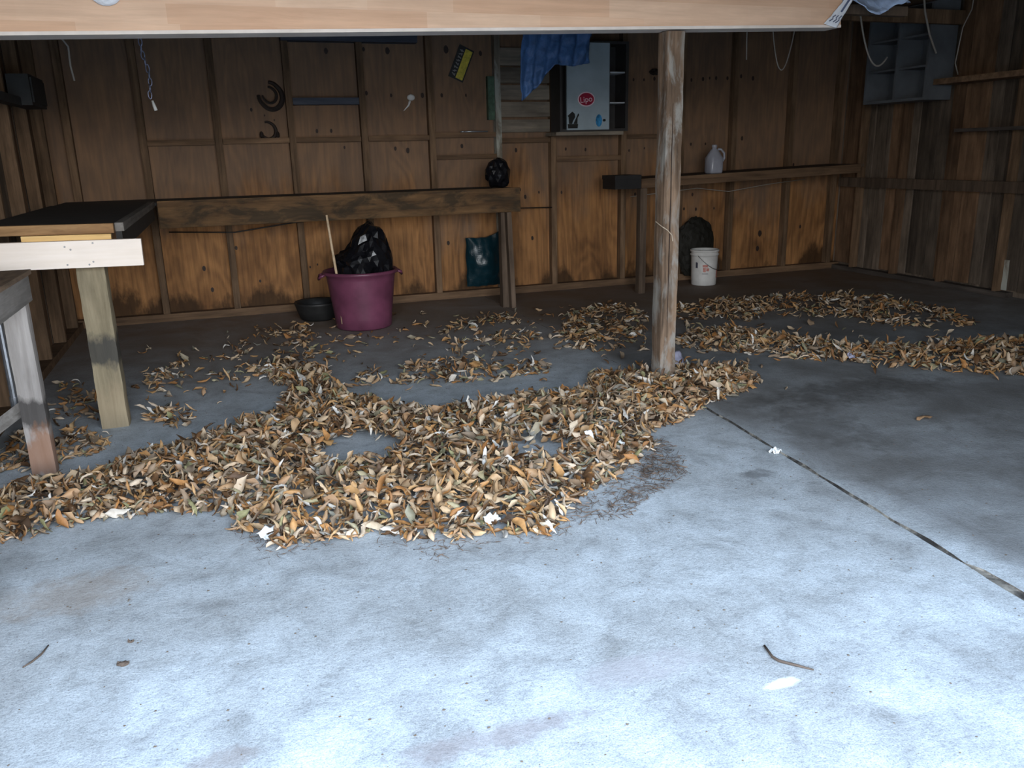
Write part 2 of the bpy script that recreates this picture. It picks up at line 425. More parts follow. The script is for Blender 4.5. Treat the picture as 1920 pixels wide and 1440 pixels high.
def rough_timber(name, a, b, material, parent=None, amp=.004, seg=18, axis=2, cuts=3, seed=0):
    """a sawn timber with slightly worn, wavering faces"""
    bm = bmesh.new(); box(bm, a, b)
    le = [e for e in bm.edges if abs((e.verts[0].co - e.verts[1].co)[axis]) > 1e-6]
    bmesh.ops.subdivide_edges(bm, edges=le, cuts=seg, use_grid_fill=True)
    oe = [e for e in bm.edges if abs((e.verts[0].co - e.verts[1].co)[axis]) < 1e-6 and e.is_manifold]
    bmesh.ops.subdivide_edges(bm, edges=oe, cuts=cuts, use_grid_fill=True)
    c = (Vector(a) + Vector(b)) / 2
    h = (Vector(b) - Vector(a)) / 2
    for v in bm.verts:
        q = v.co - c
        corner = 1.0
        dims = [i for i in range(3) if i != axis]
        t = [abs(q[i]) / max(h[i], 1e-6) for i in dims]
        if min(t) > .95: corner = .955            # worn arrises
        nz = noise.noise_vector(Vector((v.co.x * 9 + seed, v.co.y * 9, v.co.z * 9)) * (1.0))
        for i in dims: v.co[i] = c[i] + q[i] * corner + nz[i] * amp
    return obj(name, bm, material, parent, smooth=False)

def tube(bm, pts, r, n=8, cap=True):
    rings = []
    P = [Vector(p) for p in pts]
    R_ = r if isinstance(r, (list, tuple)) else [r] * len(P)
    up = Vector((0, 0, 1))
    for i, p in enumerate(P):
        d = (P[min(i + 1, len(P) - 1)] - P[max(i - 1, 0)]).normalized()
        if abs(d.dot(up)) > .95: up = Vector((1, 0, 0)) if abs(d.x) < .9 else Vector((0, 1, 0))
        s = d.cross(up).normalized(); t = s.cross(d).normalized(); up = t
        rings.append([bm.verts.new(p + (s * math.cos(2 * PI * k / n) + t * math.sin(2 * PI * k / n)) * R_[i]) for k in range(n)])
    for a, b in zip(rings, rings[1:]):
        for k in range(n): bm.faces.new((a[k], a[(k + 1) % n], b[(k + 1) % n], b[k]))
    if cap:
        bm.faces.new(rings[0][::-1]); bm.faces.new(rings[-1])
    return rings

def lathe(bm, prof, n=40, c=(0, 0, 0)):
    rings = []
    for r, z in prof:
        if r < 1e-5: rings.append([bm.verts.new((c[0], c[1], c[2] + z))])
        else: rings.append([bm.verts.new((c[0] + r * math.cos(2 * PI * k / n), c[1] + r * math.sin(2 * PI * k / n), c[2] + z)) for k in range(n)])
    for a, b in zip(rings, rings[1:]):
        if len(a) == 1 and len(b) == 1: continue
        for k in range(n):
            k2 = (k + 1) % n
            if len(a) == 1: bm.faces.new((a[0], b[k2], b[k]))
            elif len(b) == 1: bm.faces.new((a[k], a[k2], b[0]))
            else: bm.faces.new((a[k], a[k2], b[k2], b[k]))

def fbm(v, o=4):
    return noise.fractal(v, 0.7, 2.1, o)

def lump(name, c, r, material, parent=None, seed=0, amp=.25, freq=3.0, sub=4, flat_base=True, smooth=False, ridged=True, profile=None):
    """crumpled bag-like body: a sphere pushed about by ridged noise"""
    bm = bmesh.new(); bmesh.ops.create_icosphere(bm, subdivisions=sub, radius=1)
    for v in bm.verts:
        d = v.co.normalized()
        q = d * freq + Vector((seed * 3.7, seed * 1.3, 0))
        k = fbm(q)
        if ridged: k = (1 - abs(fbm(q * 1.3)) * 2.0) * .6 + .4 * k
        s = 1 + amp * k
        z = d.z
        co = Vector((d.x * r[0] * s, d.y * r[1] * s, d.z * r[2] * s))
        if profile: co = profile(co, d)
        if flat_base: co.z = max(co.z, -r[2] * .82 + .02 * noise.noise(q))
        v.co = Vector(c) + co
    return obj(name, bm, material, parent, smooth=smooth)

def rag_sheet(name, outline_fn, nu, nv, material, parent=None, thick=.004, smooth=True):
    bm = bmesh.new(); g = [[bm.verts.new(outline_fn(i / nu, j / nv)) for j in range(nv + 1)] for i in range(nu + 1)]
    for i in range(nu):
        for j in range(nv): bm.faces.new((g[i][j], g[i + 1][j], g[i + 1][j + 1], g[i][j + 1]))
    bmesh.ops.recalc_face_normals(bm, faces=bm.faces)
    bmesh.ops.solidify(bm, geom=bm.faces[:], thickness=thick)
    return obj(name, bm, material, parent, smooth=smooth)

def text_mesh(name, s, size, material, parent, mw, depth=.0008, align='CENTER', sx=1.0):
    cu = bpy.data.curves.new(name, 'FONT'); cu.body = s; cu.size = size; cu.extrude = depth; cu.align_x = align; cu.align_y = 'CENTER'
    t = bpy.data.objects.new(name, cu); COL.objects.link(t)
    dg = bpy.context.evaluated_depsgraph_get(); dg.update()
    me = bpy.data.meshes.new_from_object(t.evaluated_get(dg))
    bpy.data.objects.remove(t)
    me.transform(mw @ Matrix.Diagonal((sx, 1, 1, 1)))
    me.materials.clear()
    return link_mesh(name, me, material, parent)

# ------------------------------------------------------------------ the building
XL, XR, YB, ZC = -1.34, 6.86, 8.06, 2.82      # left siding, right siding, back sheathing, roof boards

def floor_slab(name, x_of, material):
    """slab edge follows the ragged control joint"""
    bm = bmesh.new()
    ys = [-.5, -.25] + [k * .06 for k in range(0, 140)]
    rows = []
    for y in ys:
        xs = x_of(y)
        rows.append([(x, y) for x in xs])
    vt = [[bm.verts.new((x, y, 0)) for x, y in r_] for r_ in rows]
    vb = [[bm.verts.new((x, y, -.08)) for x, y in (r_[0], r_[-1])] for r_ in rows]
    for a, b in zip(vt, vt[1:]):
        for k in range(len(a) - 1): bm.faces.new((a[k], a[k + 1], b[k + 1], b[k]))
    for a, b, c, d in zip(vt, vt[1:], vb, vb[1:]):
        bm.faces.new((a[0], b[0], d[0], c[0])).material_index = 1; bm.faces.new((a[-1], c[1], d[1], b[-1])).material_index = 1
    return obj(name, bm, material)

def joint_x(y): return 2.27 + (y - 1.65) * .085 if y < 3.75 else 2.45
def jw(y, s): return .0025 if y > 4.4 else max(.003, .010 + .012 * noise.noise(Vector((y * 5.0, s, 0))) + .006 * noise.noise(Vector((y * 19, s, 2)))
                         + (.022 if y < 1.9 and s > 5 else 0))
fl = floor_slab('floor', lambda y: (-12, -1.5, joint_x(y) - jw(y, 1)), ['concrete', 'joint']); tag(fl, kind='structure')
fr = floor_slab('slab', lambda y: (joint_x(y) + jw(y, 9), 7.0, 12), ['concrete', 'joint']); fr.parent = fl
dv = bmesh.new(); box(dv, (-14, -14, -.10), (16, -.505, -.012)); tag(obj('ground', dv, 'asphalt'), kind='structure')
bm = bmesh.new(); box(bm, (2.0, -.49, -.10), (2.7, 8.3, -.007)); obj('joint_filler', bm, 'joint', fl)

# back wall: plywood sheathing with its knots, studs, blocking and sill
KNOTS = [(1.06, 2.33, .022), (1.62, 2.34, .026), (1.40, 2.35, .016), (2.18, 2.36, .03), (2.52, 2.33, .02), (1.40, 1.97, .017), (1.63, 1.95, .014),
         (1.93, 1.95, .02), (2.12, 1.95, .016), (2.36, 1.95, .012), (1.76, 1.45, .022), (1.64, 1.47, .016), (2.30, 1.48, .018), (2.00, 1.47, .02),
         (.92, 1.64, .016), (1.05, 1.64, .015), (.36, 1.83, .014), (.47, 1.78, .008), (.55, 1.74, .008), (1.16, 1.49, .012), (2.86, 1.43, .018),
         (3.40, 1.43, .014), (3.62, 1.42, .015), (2.95, .97, .018), (3.10, 1.01, .012), (3.35, 1.0, .014), (3.02, .55, .018), (2.12, .55, .018),
         (4.12, 1.40, .012), (4.30, 1.42, .01), (4.16, 2.10, .013), (4.28, 2.10, .012), (4.40, 2.11, .016), (4.84, 2.10, .015), (4.98, 2.11, .018),
         (5.06, 2.12, .012), (5.14, 2.12, .017), (5.28, 2.12, .016), (5.45, 2.14, .018), (5.60, 2.12, .02), (4.86, 1.45, .014), (5.04, 1.45, .012),
         (5.35, 1.82, .014), (5.50, 1.50, .02), (4.90, .92, .016), (4.80, .77, .014), (4.95, .76, .016), (5.18, .76, .012), (5.80, .45, .03), (5.78, .28, .026),
         (4.08, .78, .014), (4.05, .30, .014), (.10, .62, .016), (.28, .30, .012), (.75, .40, .010), (.82, .42, .009), (-.2, .45, .02), (-.15, .25, .018),
         (6.2, 1.2, .016), (6.35, .5, .018), (4.2, .95, .016), (2.5, .98, .015)]
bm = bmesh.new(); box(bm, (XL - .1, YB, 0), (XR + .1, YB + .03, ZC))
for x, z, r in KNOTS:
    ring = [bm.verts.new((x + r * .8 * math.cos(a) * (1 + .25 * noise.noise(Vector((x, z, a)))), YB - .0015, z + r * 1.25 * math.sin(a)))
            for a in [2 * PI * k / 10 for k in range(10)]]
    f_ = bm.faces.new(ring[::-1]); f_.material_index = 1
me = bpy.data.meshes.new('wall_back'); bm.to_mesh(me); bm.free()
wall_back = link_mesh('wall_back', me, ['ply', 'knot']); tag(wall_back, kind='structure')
STUDS = [-1.13, -.56, .055, .69, 1.345, 1.99, 2.66, 3.235, 4.02, 4.70, 5.345, 6.085, 6.72]
for k, x in enumerate(STUDS):
    rough_timber('stud', (x - .03, 7.975, .07), (x + .03, YB, ZC - .08), 'lichen' if x == 2.66 else 'stud', wall_back, .0015, 14, 2, 1, k)
def block(x0, x1, z0, z1, material='blocking', y0=7.985):
    return xbox('blocking', (x0, y0, z0), (x1, YB, z1), material, wall_back, .002)
for x0, x1, z0, z1 in ((-.53, .02, 1.535, 1.58), (.09, .66, 1.54, 1.585), (.72, 1.31, 1.54, 1.585), (1.38, 1.96, 1.54, 1.585), (2.02, 2.63, 1.56, 1.605),
                       (2.02, 2.63, 1.36, 1.40), (2.69, 3.2, 1.50, 1.545), (3.27, 3.99, 1.31, 1.355), (4.05, 4.67, 1.52, 1.56)):
    block(x0, x1, z0, z1)
block(.72, 1.31, 1.865, 1.925, 'blue_board', 7.955)
block(.66, 1.88, 2.40, 2.47, 'blue_board', 7.94)
for z0, z1 in ((1.60, 1.72), (1.745, 1.885), (1.905, 2.04), (2.06, 2.2), (2.22, 2.38)):
    xbox('cleat_board', (2.69, 8.0 + .01 * random.random(), z0), (3.205, YB, z1), 'grey_board_x', wall_back, .003)
xbox('green_strip', (2.565, 8.0, 1.72), (2.63, YB, 2.12), 'green_paint', wall_back, .003)
rough_timber('sill_plate', (XL, 7.965, 0), (XR, YB, .072), 'blocking', wall_back, .002, 40, 0, 1, 3)
xbox('top_plate', (XL, 7.97, ZC - .09), (XR, YB, ZC), 'blocking', wall_back)

# left wall: upright boards between studs
bm = bmesh.new(); box(bm, (XL - .05, .2, 0), (XL - .025, YB, ZC))
wall_left = obj('wall_left', bm, 'plank'); tag(wall_left, kind='structure')
y = .25; k = 0
while y < YB - .01:
    w_ = random.uniform(.14, .22); y1 = min(y + w_, YB)
    rough_timber('siding_board', (XL - .024 - random.random() * .006, y + .002, .01), (XL, y1 - .003, ZC), 'plank_warm' if k % 2 else 'plank', wall_left, .0015, 10, 2, 1, k)
    y = y1; k += 1
for j in range(13):
    yy = 7.72 - .61 * j
    if yy < .4: break
    rough_timber('stud', (XL, yy - .024, .06), (XL + .09, yy + .024, ZC - .08), 'stud', wall_left, .002, 12, 2, 1, j + 40)
xbox('sill_plate', (XL, .25, 0), (XL + .09, 7.96, .058), 'blocking', wall_left)
xbox('top_plate', (XL, .25, ZC - .08), (XL + .09, 7.96, ZC - .001), 'blocking', wall_left)

# right wall: mixed weathered planks
bm = bmesh.new(); box(bm, (XR + .03, .2, 0), (XR + .055, YB, ZC))
wall_right = obj('wall_right', bm, 'plank'); tag(wall_right, kind='structure')
y = .25; k = 0
while y < YB - .01:
    w_ = random.choice((.10, .14, .19, .24, .3)); y1 = min(y + w_, YB)
    warm = random.random() < .42
    rough_timber('siding_board', (XR - random.random() * .012, y + .002, .03 + random.random() * .05), (XR + .028, y1 - .004, ZC), 'plank_warm' if warm else 'plank', wall_right, .002, 10, 2, 1, k + 80)
    y = y1; k += 1
rough_timber('patch_board', (XR - .03, 5.68, .06), (XR - .0125, 5.745, .34), 'lichen', wall_right, .008, 8, 2, 1, 77)
for j, yy in enumerate((7.66, 7.05, 6.42, 5.75, 5.15, 4.5, 3.9, 3.2, 2.5, 1.8, 1.1)):
    rough_timber('stud', (XR - .10, yy - .022, .05), (XR - .012, yy + .022, ZC - .08), 'plank_warm' if j % 3 else 'stud', wall_right, .002, 12, 2, 1, j + 140)
rough_timber('sill_plate', (XR - .10, 5.62, 0), (XR, 7.96, .05), 'dark_fascia', wall_right, .004, 20, 1, 1, 5)  # darker wood than the other sill plates
xbox('ledger', (XR - .15, .4, .95), (XR - .1, 7.9, 1.05), 'bench_leg', wall_right)
xbox('top_plate', (XR - .10, .25, ZC - .08), (XR, 7.96, ZC - .001), 'blocking', wall_right)

# front wall around the open door; the second bay's door is shut
FY = .10
wall_front = xbox('wall_front', (2.35, FY - .03, 0), (XR + .055, FY + .05, ZC), 'plank', None, 0); tag(wall_front, kind='structure')
xbox('header', (XL - .05, FY - .03, 2.56), (2.35, FY + .05, ZC), 'plank', wall_front, 0)
xbox('door_jamb', (2.28, FY - .06, 0), (2.36, FY + .07, 2.56), 'stud', wall_front)

ceiling = xbox('ceiling', (XL - .05, FY - .4, ZC + .001), (XR + .055, YB + .05, ZC + .03), 'ceiling', None, 0); tag(ceiling, kind='structure')
for yy in (1.2, 2.7, 6.42):
    xbox('tie_beam', (XL, yy, 2.46), (XR - .11, yy + .05, 2.58), 'stud', ceiling, .003)
for xx in (-.6, .6, 1.8, 3.0, 4.2, 5.4, 6.4):
    xbox('joist', (xx - .022, FY + .06, 2.66), (xx + .022, 7.96, ZC), 'ceiling', ceiling, .002)

# ------------------------------------------------------------------ beam and post
def slope(x): return 1.9615 + .0301 * x
bt = thing('overhead_beam', 'long pinkish finger-jointed timber beam crossing the top above the post', 'beam', (2.5, 4.3, 2.0)); bt['kind'] = 'thing'
def beam_part(name, y0, y1, dz0, dz1, material, x0=XL + .09, x1=3.575):
    bm = bmesh.new(); vs = box(bm, (x0 - 2.5, y0 - 4.3, dz0), (x1 - 2.5, y1 - 4.3, dz1))
    for v in vs: v.co.z += slope(v.co.x + 2.5) - 2.0
    return obj(name, bm, material, bt, bevel=.004)
beam_part('beam_timber', 4.30, 4.44, .016, .50, 'beam')  # made taller above the view to shade the upper back wall
beam_part('edge_highlight', 4.295, 4.44, 0, .0155, 'lit_edge')  # pale strip stands for the light caught along the beam's lower edge
pt = thing('support_post', 'weathered square wooden post standing on the floor in the leaf drift', 'post', (2.49, 4.37, 0))
o = rough_timber('post_timber', (-.055, -.055, 0), (.055, .055, 2.03), 'post', pt, .004, 40, 2, 3, 60)
bm = bmesh.new()   # drying crack down the front face
pts = [(-.012 + .004 * noise.noise(Vector((0, 0, z * 4))), -.0575, z) for z in [.3 + .05 * k for k in range(28)]]
tube(bm, pts, [.0012 + .0022 * math.sin(PI * k / 27) for k in range(28)], 5)
obj('drying_crack', bm, 'knot', pt)
bm = bmesh.new(); tube(bm, [(-.062, .02, .99), (-.064, -.03, .975), (-.061, -.061, .965), (-.03, -.064, .945), (.0, -.063, .915), (.006, -.0635, .88)], .003, 6)
tag(obj('twine', bm, 'twine'), 'short loop of pale twine tied round the wooden post', 'twine').location = (2.49, 4.37, 0)

# ------------------------------------------------------------------ L-shaped workbench along the left and back walls
wbn = thing('workbench', 'L-shaped dark-topped workbench built along the back and left walls', 'workbench', (.5, 7.3, 0))
def wpart(name, a, b, material, bevel=.003, rot=None):
    L = Vector((.5, 7.3, 0))
    if rot: rot = (rot[0], rot[1], Vector(rot[2]) - L)
    return xbox(name, Vector(a) - L, Vector(b) - L, material, wbn, bevel, rot)
wpart('bench_top', (XL + .115, 7.27, 1.065), (2.62, 7.96, 1.09), 'bench_top')
bm = bmesh.new(); box(bm, (-.47, 7.23, .885), (2.60, 7.27, 1.10))
bmesh.ops.translate(bm, verts=bm.verts, vec=(-.5, -7.3, 0)); fb = obj('front_board', bm, 'bench_front', wbn, bevel=.004)
rough_timber('leg', (2.42 - .5, 7.275 - 7.3, 0), (2.50 - .5, 7.36 - 7.3, .885), 'bench_leg', wbn, .002, 12, 2, 1, 9)
wpart('leg_brace', (2.455, 7.20, 0), (2.50, 7.272, .885), 'bench_leg', .003, (-.03, 'Y', (2.47, 7.23, .88)))
for x in (.69, 1.99):
    wpart('bearer', (x - .02, 7.27, .97), (x + .02, 7.96, 1.064), 'bench_leg')
wpart('return_top', (XL + .115, 4.78, 1.07), (-.53, 7.265, 1.095), 'bench_top')
wpart('return_shade', (-.53, 4.80, .96), (-.50, 7.225, 1.055), 'bench_top')  # black strip standing for the shadow below the return's edge
wpart('return_edge', (-.53, 4.80, 1.056), (-.488, 7.225, 1.10), 'grey_edge')
wpart('front_fascia', (XL + .115, 4.735, 1.052), (-.53, 4.78, 1.102), 'brown_fascia', .004, (.018, 'Y', (-.53, 4.75, 1.1)))
wpart('yellow_strip', (-.955, 4.715, 1.018), (-.545, 4.745, 1.051), 'yellow_strip', .003, (.018, 'Y', (-.545, 4.73, 1.035)))
wpart('new_board', (XL + .115, 4.675, .885), (-.405, 4.714, 1.022), 'new_pine', .003, (.018, 'Y', (-.405, 4.69, .95)))
for x, z in ((-.76, 1.0), (-.735, .985), (-.63, 1.012), (-.76, .91), (-.64, .918), (-.66, .905)):
    bm = bmesh.new()
    bmesh.ops.create_cone(bm, cap_ends=True, segments=10, radius1=.005, radius2=.0042, depth=.002, matrix=Matrix.Translation((x - .5, 4.6744 - 7.3, z)) @ Matrix.Rotation(PI / 2, 4, 'X'))
    obj('screw', bm, 'wire', wbn)
rough_timber('stout_leg', (-.745 - .5, 4.77 - 7.3, 0), (-.605 - .5, 4.91 - 7.3, 1.069), 'leg6', wbn, .004, 30, 2, 3, 21)

# the low trestle table cut off by the left edge of the picture
tt = thing('trestle_table', 'grey weathered wooden trestle table at the left with scorched leg', 'table', (-1.05, 3.5, 0))
TL = Vector((-1.05, 3.5, 0))
def tpart(name, a, b, material, bevel=.003, rot=None):
    if rot: rot = (rot[0], rot[1], Vector(rot[2]) - TL)
    return xbox(name, Vector(a) - TL, Vector(b) - TL, material, tt, bevel, rot)
tpart('table_top', (-1.22, 2.55, .935), (-.825, 4.16, .955), 'trestle_top')
tpart('side_apron', (-.86, 2.6, .82), (-.835, 4.14, .934), 'trestle', .003)
tpart('end_apron', (-1.22, 4.115, .82), (-.862, 4.14, .934), 'trestle')
rough_timber('leg', Vector((-.965, 4.12, 0)) - TL + Vector((0, 0, 0)), Vector((-.862, 4.20, .93)) - TL, 'trestle_leg', tt, .003, 24, 2, 2, 33)
rough_timber('leg', Vector((-1.22, 4.14, 0)) - TL, Vector((-1.13, 4.21, .93)) - TL, 'trestle_leg', tt, .003, 24, 2, 2, 34)
rough_timber('leg', Vector((-.965, 2.65, 0)) - TL, Vector((-.862, 2.73, .93)) - TL, 'trestle_leg', tt, .003, 24, 2, 2, 35)
bm = bmesh.new(); tube(bm, [Vector((-1.20, 4.17, .16)) - TL, Vector((-.93, 4.215, .34)) - TL], .03, 4); obj('cross_brace', bm, 'trestle', tt)
bm = bmesh.new(); tube(bm, [(-1.035, 4.36, .96), (-1.03, 4.35, .40), (-1.03, 4.35, .30)], .017, 12)
tube(bm, [(-1.03, 4.35, .335), (-1.03, 4.35, .275)], .021, 12)
bmesh.ops.translate(bm, verts=bm.verts, vec=-TL); obj('steel_stay', bm, 'galv', tt)

# ------------------------------------------------------------------ things under and on the bench
tub = thing('muck_tub', 'purple plastic tub with a rolled rim, in front of the back wall', 'tub', (1.06, 6.98, 0))
bm = bmesh.new()
lathe(bm, [(0, .012), (.205, .012), (.222, 0), (.236, .012), (.243, .10), (.262, .25), (.285, .42), (.290, .452), (.313, .462), (.318, .478), (.309, .490), (.292, .488),
           (.283, .470), (.277, .42), (.25, .2), (.225, .03), (0, .025)], 56)
obj('tub_body', bm, 'purple', tub, smooth=True)
for s in (1, -1):
    bm = bmesh.new()
    tube(bm, [(s * .305, -.05, .463), (s * .335, -.05, .455), (s * .35, 0, .43), (s * .335, .05, .455), (s * .305, .05, .463)], .012, 8)
    obj('rope_handle', bm, 'purple', tub, smooth=True)

def bag_prof(co, d):
    # taller on the right, slumped on the left
    if d.z > 0: co.z *= .42 + .58 * max(0, min(1, (co.x + .14) / .2))
    return co
tag(lump('rubbish_bag', (1.085, 6.98, .53), (.235, .225, .34), 'black_bag', None, 2, .22, 2.0, 4, profile=bag_prof), 'shiny black rubbish bag slumped inside the purple tub', 'bag')
bm = bmesh.new(); tube(bm, [(.862, 6.86, .06), (.845, 6.84, .45), (.815, 6.79, .72), (.79, 6.745, .965)], [.011, .011, .0105, .009], 10)
tag(obj('stick', bm, 'bamboo', smooth=True), 'pale peeled stick standing in the purple tub', 'stick')
pan = bmesh.new()
lathe(pan, [(0, .012), (.13, .012), (.142, 0), (.16, .015), (.185, .085), (.20, .14), (.208, .155), (.200, .165), (.18, .155), (.165, .11), (.148, .03), (0, .028)], 44)
fp = obj('feed_pan', pan, 'rubber', smooth=True); fp.location = (.735, 7.50, 0)
tag(fp, 'low black rubber feed pan on the floor behind the purple tub', 'pan')

def teal(u, v):
    x = 2.27 + .36 * u + .012 * noise.noise(Vector((v * 4, 1, 0)))
    z = .60 - .485 * v + .012 * noise.noise(Vector((u * 5, 3, 0))) + (.05 * max(0, (u - .62) / .38) if v < .2 else 0) * (1 - v / .2)
    yb = 7.955 - .10 * math.sin(PI * min(1, max(0, u))) ** .6 * math.sin(PI * min(.98, .05 + v * .93)) ** .5
    yb += .016 * fbm(Vector((u * 3, v * 3, 2)), 2)
    return (x, min(yb, 7.955), z)
bm = bmesh.new(); nu, nv = 26, 30
G = [[bm.verts.new(teal(i / nu, j / nv)) for j in range(nv + 1)] for i in range(nu + 1)]
Bk = [[bm.verts.new((G[i][j].co.x, 7.96, G[i][j].co.z)) for j in range(nv + 1)] for i in range(nu + 1)]
for i in range(nu):
    for j in range(nv):
        bm.faces.new((G[i][j], G[i + 1][j], G[i + 1][j + 1], G[i][j + 1])); bm.faces.new((Bk[i][j], Bk[i][j + 1], Bk[i + 1][j + 1], Bk[i + 1][j]))
for i in range(nu):
    for j in (0, nv): bm.faces.new((G[i][j], Bk[i][j], Bk[i + 1][j], G[i + 1][j]))
for j in range(nv):
    for i in (0, nu): bm.faces.new((G[i][j], G[i][j + 1], Bk[i][j + 1], Bk[i][j]))
tag(obj('teal_sack', bm, 'teal_bag'), 'dark teal plastic sack hanging on the back wall beside the bench leg', 'sack')
tag(lump('small_bag', (2.45, 7.42, 1.215), (.105, .10, .135), 'black_bag', None, 9, .25, 1.7, 3), 'small black plastic bag on the right end of the back bench', 'bag')
# ------------------------------------------------------------------ hung on the back wall
def horseshoe(name, c, r, open_ang, label, tilt=.18):
    bm = bmesh.new(); pts = []
    for k in range(25):
        a = open_ang + math.radians(42) + (2 * PI - math.radians(84)) * k / 24
        rr = r * (1 + .12 * abs(math.cos((a - open_ang) / 1)))
        pts.append((rr * math.cos(a), -tilt * r * math.sin(a - open_ang), rr * 1.12 * math.sin(a)))
    wid = [r * (.15 + .10 * math.sin(PI * k / 24)) for k in range(25)]
    tube(bm, pts, wid, 6)
    for v in bm.verts: v.co.y = v.co.y * .55
    for k in (5, 9, 15, 19):   # raised nail heads
        q = Vector(pts[k]); bmesh.ops.create_icosphere(bm, subdivisions=1, radius=r * .045, matrix=Matrix.Translation((q.x, q.y - r * .07, q.z)))
    o = obj(name, bm, 'iron'); o.location = c
    return tag(o, label, 'horseshoe')
horseshoe('horseshoe', (.535, 8.03, 1.945), .095, math.radians(135), 'larger rusty horseshoe hung tilted on the back wall panel')
horseshoe('horseshoe', (.525, 7.995, 1.95), .056, math.radians(140), 'thin rusty horseshoe nested inside the larger hung one', .1)
horseshoe('horseshoe', (.485, 8.03, 1.65), .062, math.radians(150), 'small rusty horseshoe resting on the wall blocking below')
for x, lab in ((.425, 'small rusty iron lump left of the resting horseshoe'), (.565, 'small rusty iron stub right of the resting horseshoe')):
    tag(lump('iron_scrap', (x, 8.01, 1.612), (.016, .014, .03), 'iron', None, x * 9, .2, 2, 2), lab, 'scrap')

# yellow and black plate, tilted, letters up its dark half
pl = thing('sign_plate', 'tilted yellow and black metal plate with grey letters on back wall', 'sign', (2.322, 8.045, 2.235))
ang = math.radians(66)
Rp = Matrix.Rotation(-ang, 4, 'Y')            # u axis runs up to the right
def plate_rect(name, u0, u1, v0, v1, y0, y1, material):
    bm = bmesh.new(); vs = box(bm, (u0, y0, v0), (u1, y1, v1)); bmesh.ops.transform(bm, matrix=Rp, verts=vs)
    return obj(name, bm, material, pl, bevel=.002)
plate_rect('plate', -.155, .155, -.077, .077, 0, .008, 'black_paint')
plate_rect('yellow_band', -.140, .140, -.064, .008, -.0025, -.0002, 'yellow_paint')
for k, (du, tl) in enumerate(((-.118, .5), (-.085, -.35), (-.05, .12), (-.018, .5), (.014, -.2), (.046, .3), (.078, -.45), (.11, .1))):
    bm = bmesh.new()     # worn, unreadable letter strokes
    vs = box(bm, (-.005, -.0018, -.019), (.005, -.0004, .019)); bmesh.ops.rotate(bm, verts=vs, matrix=Matrix.Rotation(tl, 3, 'Y'))
    v2 = box(bm, (-.011, -.0018, -.004 + .012 * (k % 3 - 1)), (.011, -.0004, .004 + .012 * (k % 3 - 1)))
    bmesh.ops.transform(bm, matrix=Rp @ Matrix.Translation((du, 0, .038)), verts=bm.verts)
    obj('letter', bm, 'grey_letter', pl)

# wall cabinet with grey door
cb = thing('wall_cabinet', 'grey steel wall cabinet with stickers on its door and open right compartment', 'cabinet', (3.55, 7.97, 1.6))
CL = Vector((3.55, 7.97, 1.6))
def cpart(name, a, b, material, parent=cb, bevel=.003):
    return xbox(name, Vector(a) - CL, Vector(b) - CL, material, parent, bevel)
bm = bmesh.new()
for a, b in (((3.20, 7.72, 1.59), (3.225, 7.97, 2.42)), ((3.90, 7.72, 1.59), (3.93, 7.97, 2.42)), ((3.225, 7.72, 1.59), (3.90, 7.97, 1.615)), ((3.225, 7.72, 2.395), (3.90, 7.97, 2.42)),
             ((3.225, 7.955, 1.615), (3.90, 7.97, 2.395)), ((3.715, 7.73, 1.615), (3.735, 7.955, 2.395))):
    box(bm, Vector(a) - CL, Vector(b) - CL)
obj('cabinet_body', bm, 'cabinet_dark', cb)
cpart('back_panel', (3.736, 7.93, 1.62), (3.82, 7.953, 2.39), 'cab_inside')
for z in (2.13, 1.85): cpart('shelf', (3.736, 7.735, z), (3.898, 7.925, z + .014), 'shelf_edge')
door = cpart('door', (3.262, 7.695, 1.605), (3.712, 7.719, 2.40), 'cabinet_grey', cb, .006)
def disc(name, x, z, rx, rz, y, material, parent, t=.0015, n=32):
    bm = bmesh.new()
    a = [bm.verts.new(Vector((x + rx * math.cos(2 * PI * k / n), y, z + rz * math.sin(2 * PI * k / n))) - CL) for k in range(n)]
    b = [bm.verts.new(v.co + Vector((0, -t, 0))) for v in a]
    bm.faces.new(b)
    for k in range(n): bm.faces.new((a[k], a[(k + 1) % n], b[(k + 1) % n], b[k]))
    return obj(name, bm, material, parent)
rim = disc('sticker', 3.465, 1.888, .090, .068, 7.6945, 'pink_ink', door); rim['label'] = 'red oval sticker with pale script'
disc('sticker_field', 3.465, 1.888, .080, .058, 7.6928, 'red_sticker', rim)
mw = Matrix.Translation(Vector((3.462, 7.6905, 1.884)) - CL) @ Matrix.Rotation(PI / 2, 4, 'X') @ Matrix.Rotation(.12, 4, 'Z') @ Matrix.Shear('XY', 4, (.3, 0))
text_mesh('sticker_script', 'Lipo', .075, 'pink_ink', rim, mw, sx=1.0)
disc('blue_sticker', 3.60, 1.690, .034, .058, 7.6945, 'blue_sticker', door)['label'] = 'bright blue sticker'
bm = bmesh.new(); bmesh.ops.create_cone(bm, cap_ends=True, segments=20, radius1=.012, radius2=.012, depth=.02, matrix=Matrix.Translation(Vector((3.653, 7.685, 1.692)) - CL) @ Matrix.Rotation(PI / 2, 4, 'X'))
obj('lock', bm, 'black_paint', door)
bm = bmesh.new()   # black emblem: jagged cut-out shape on a base
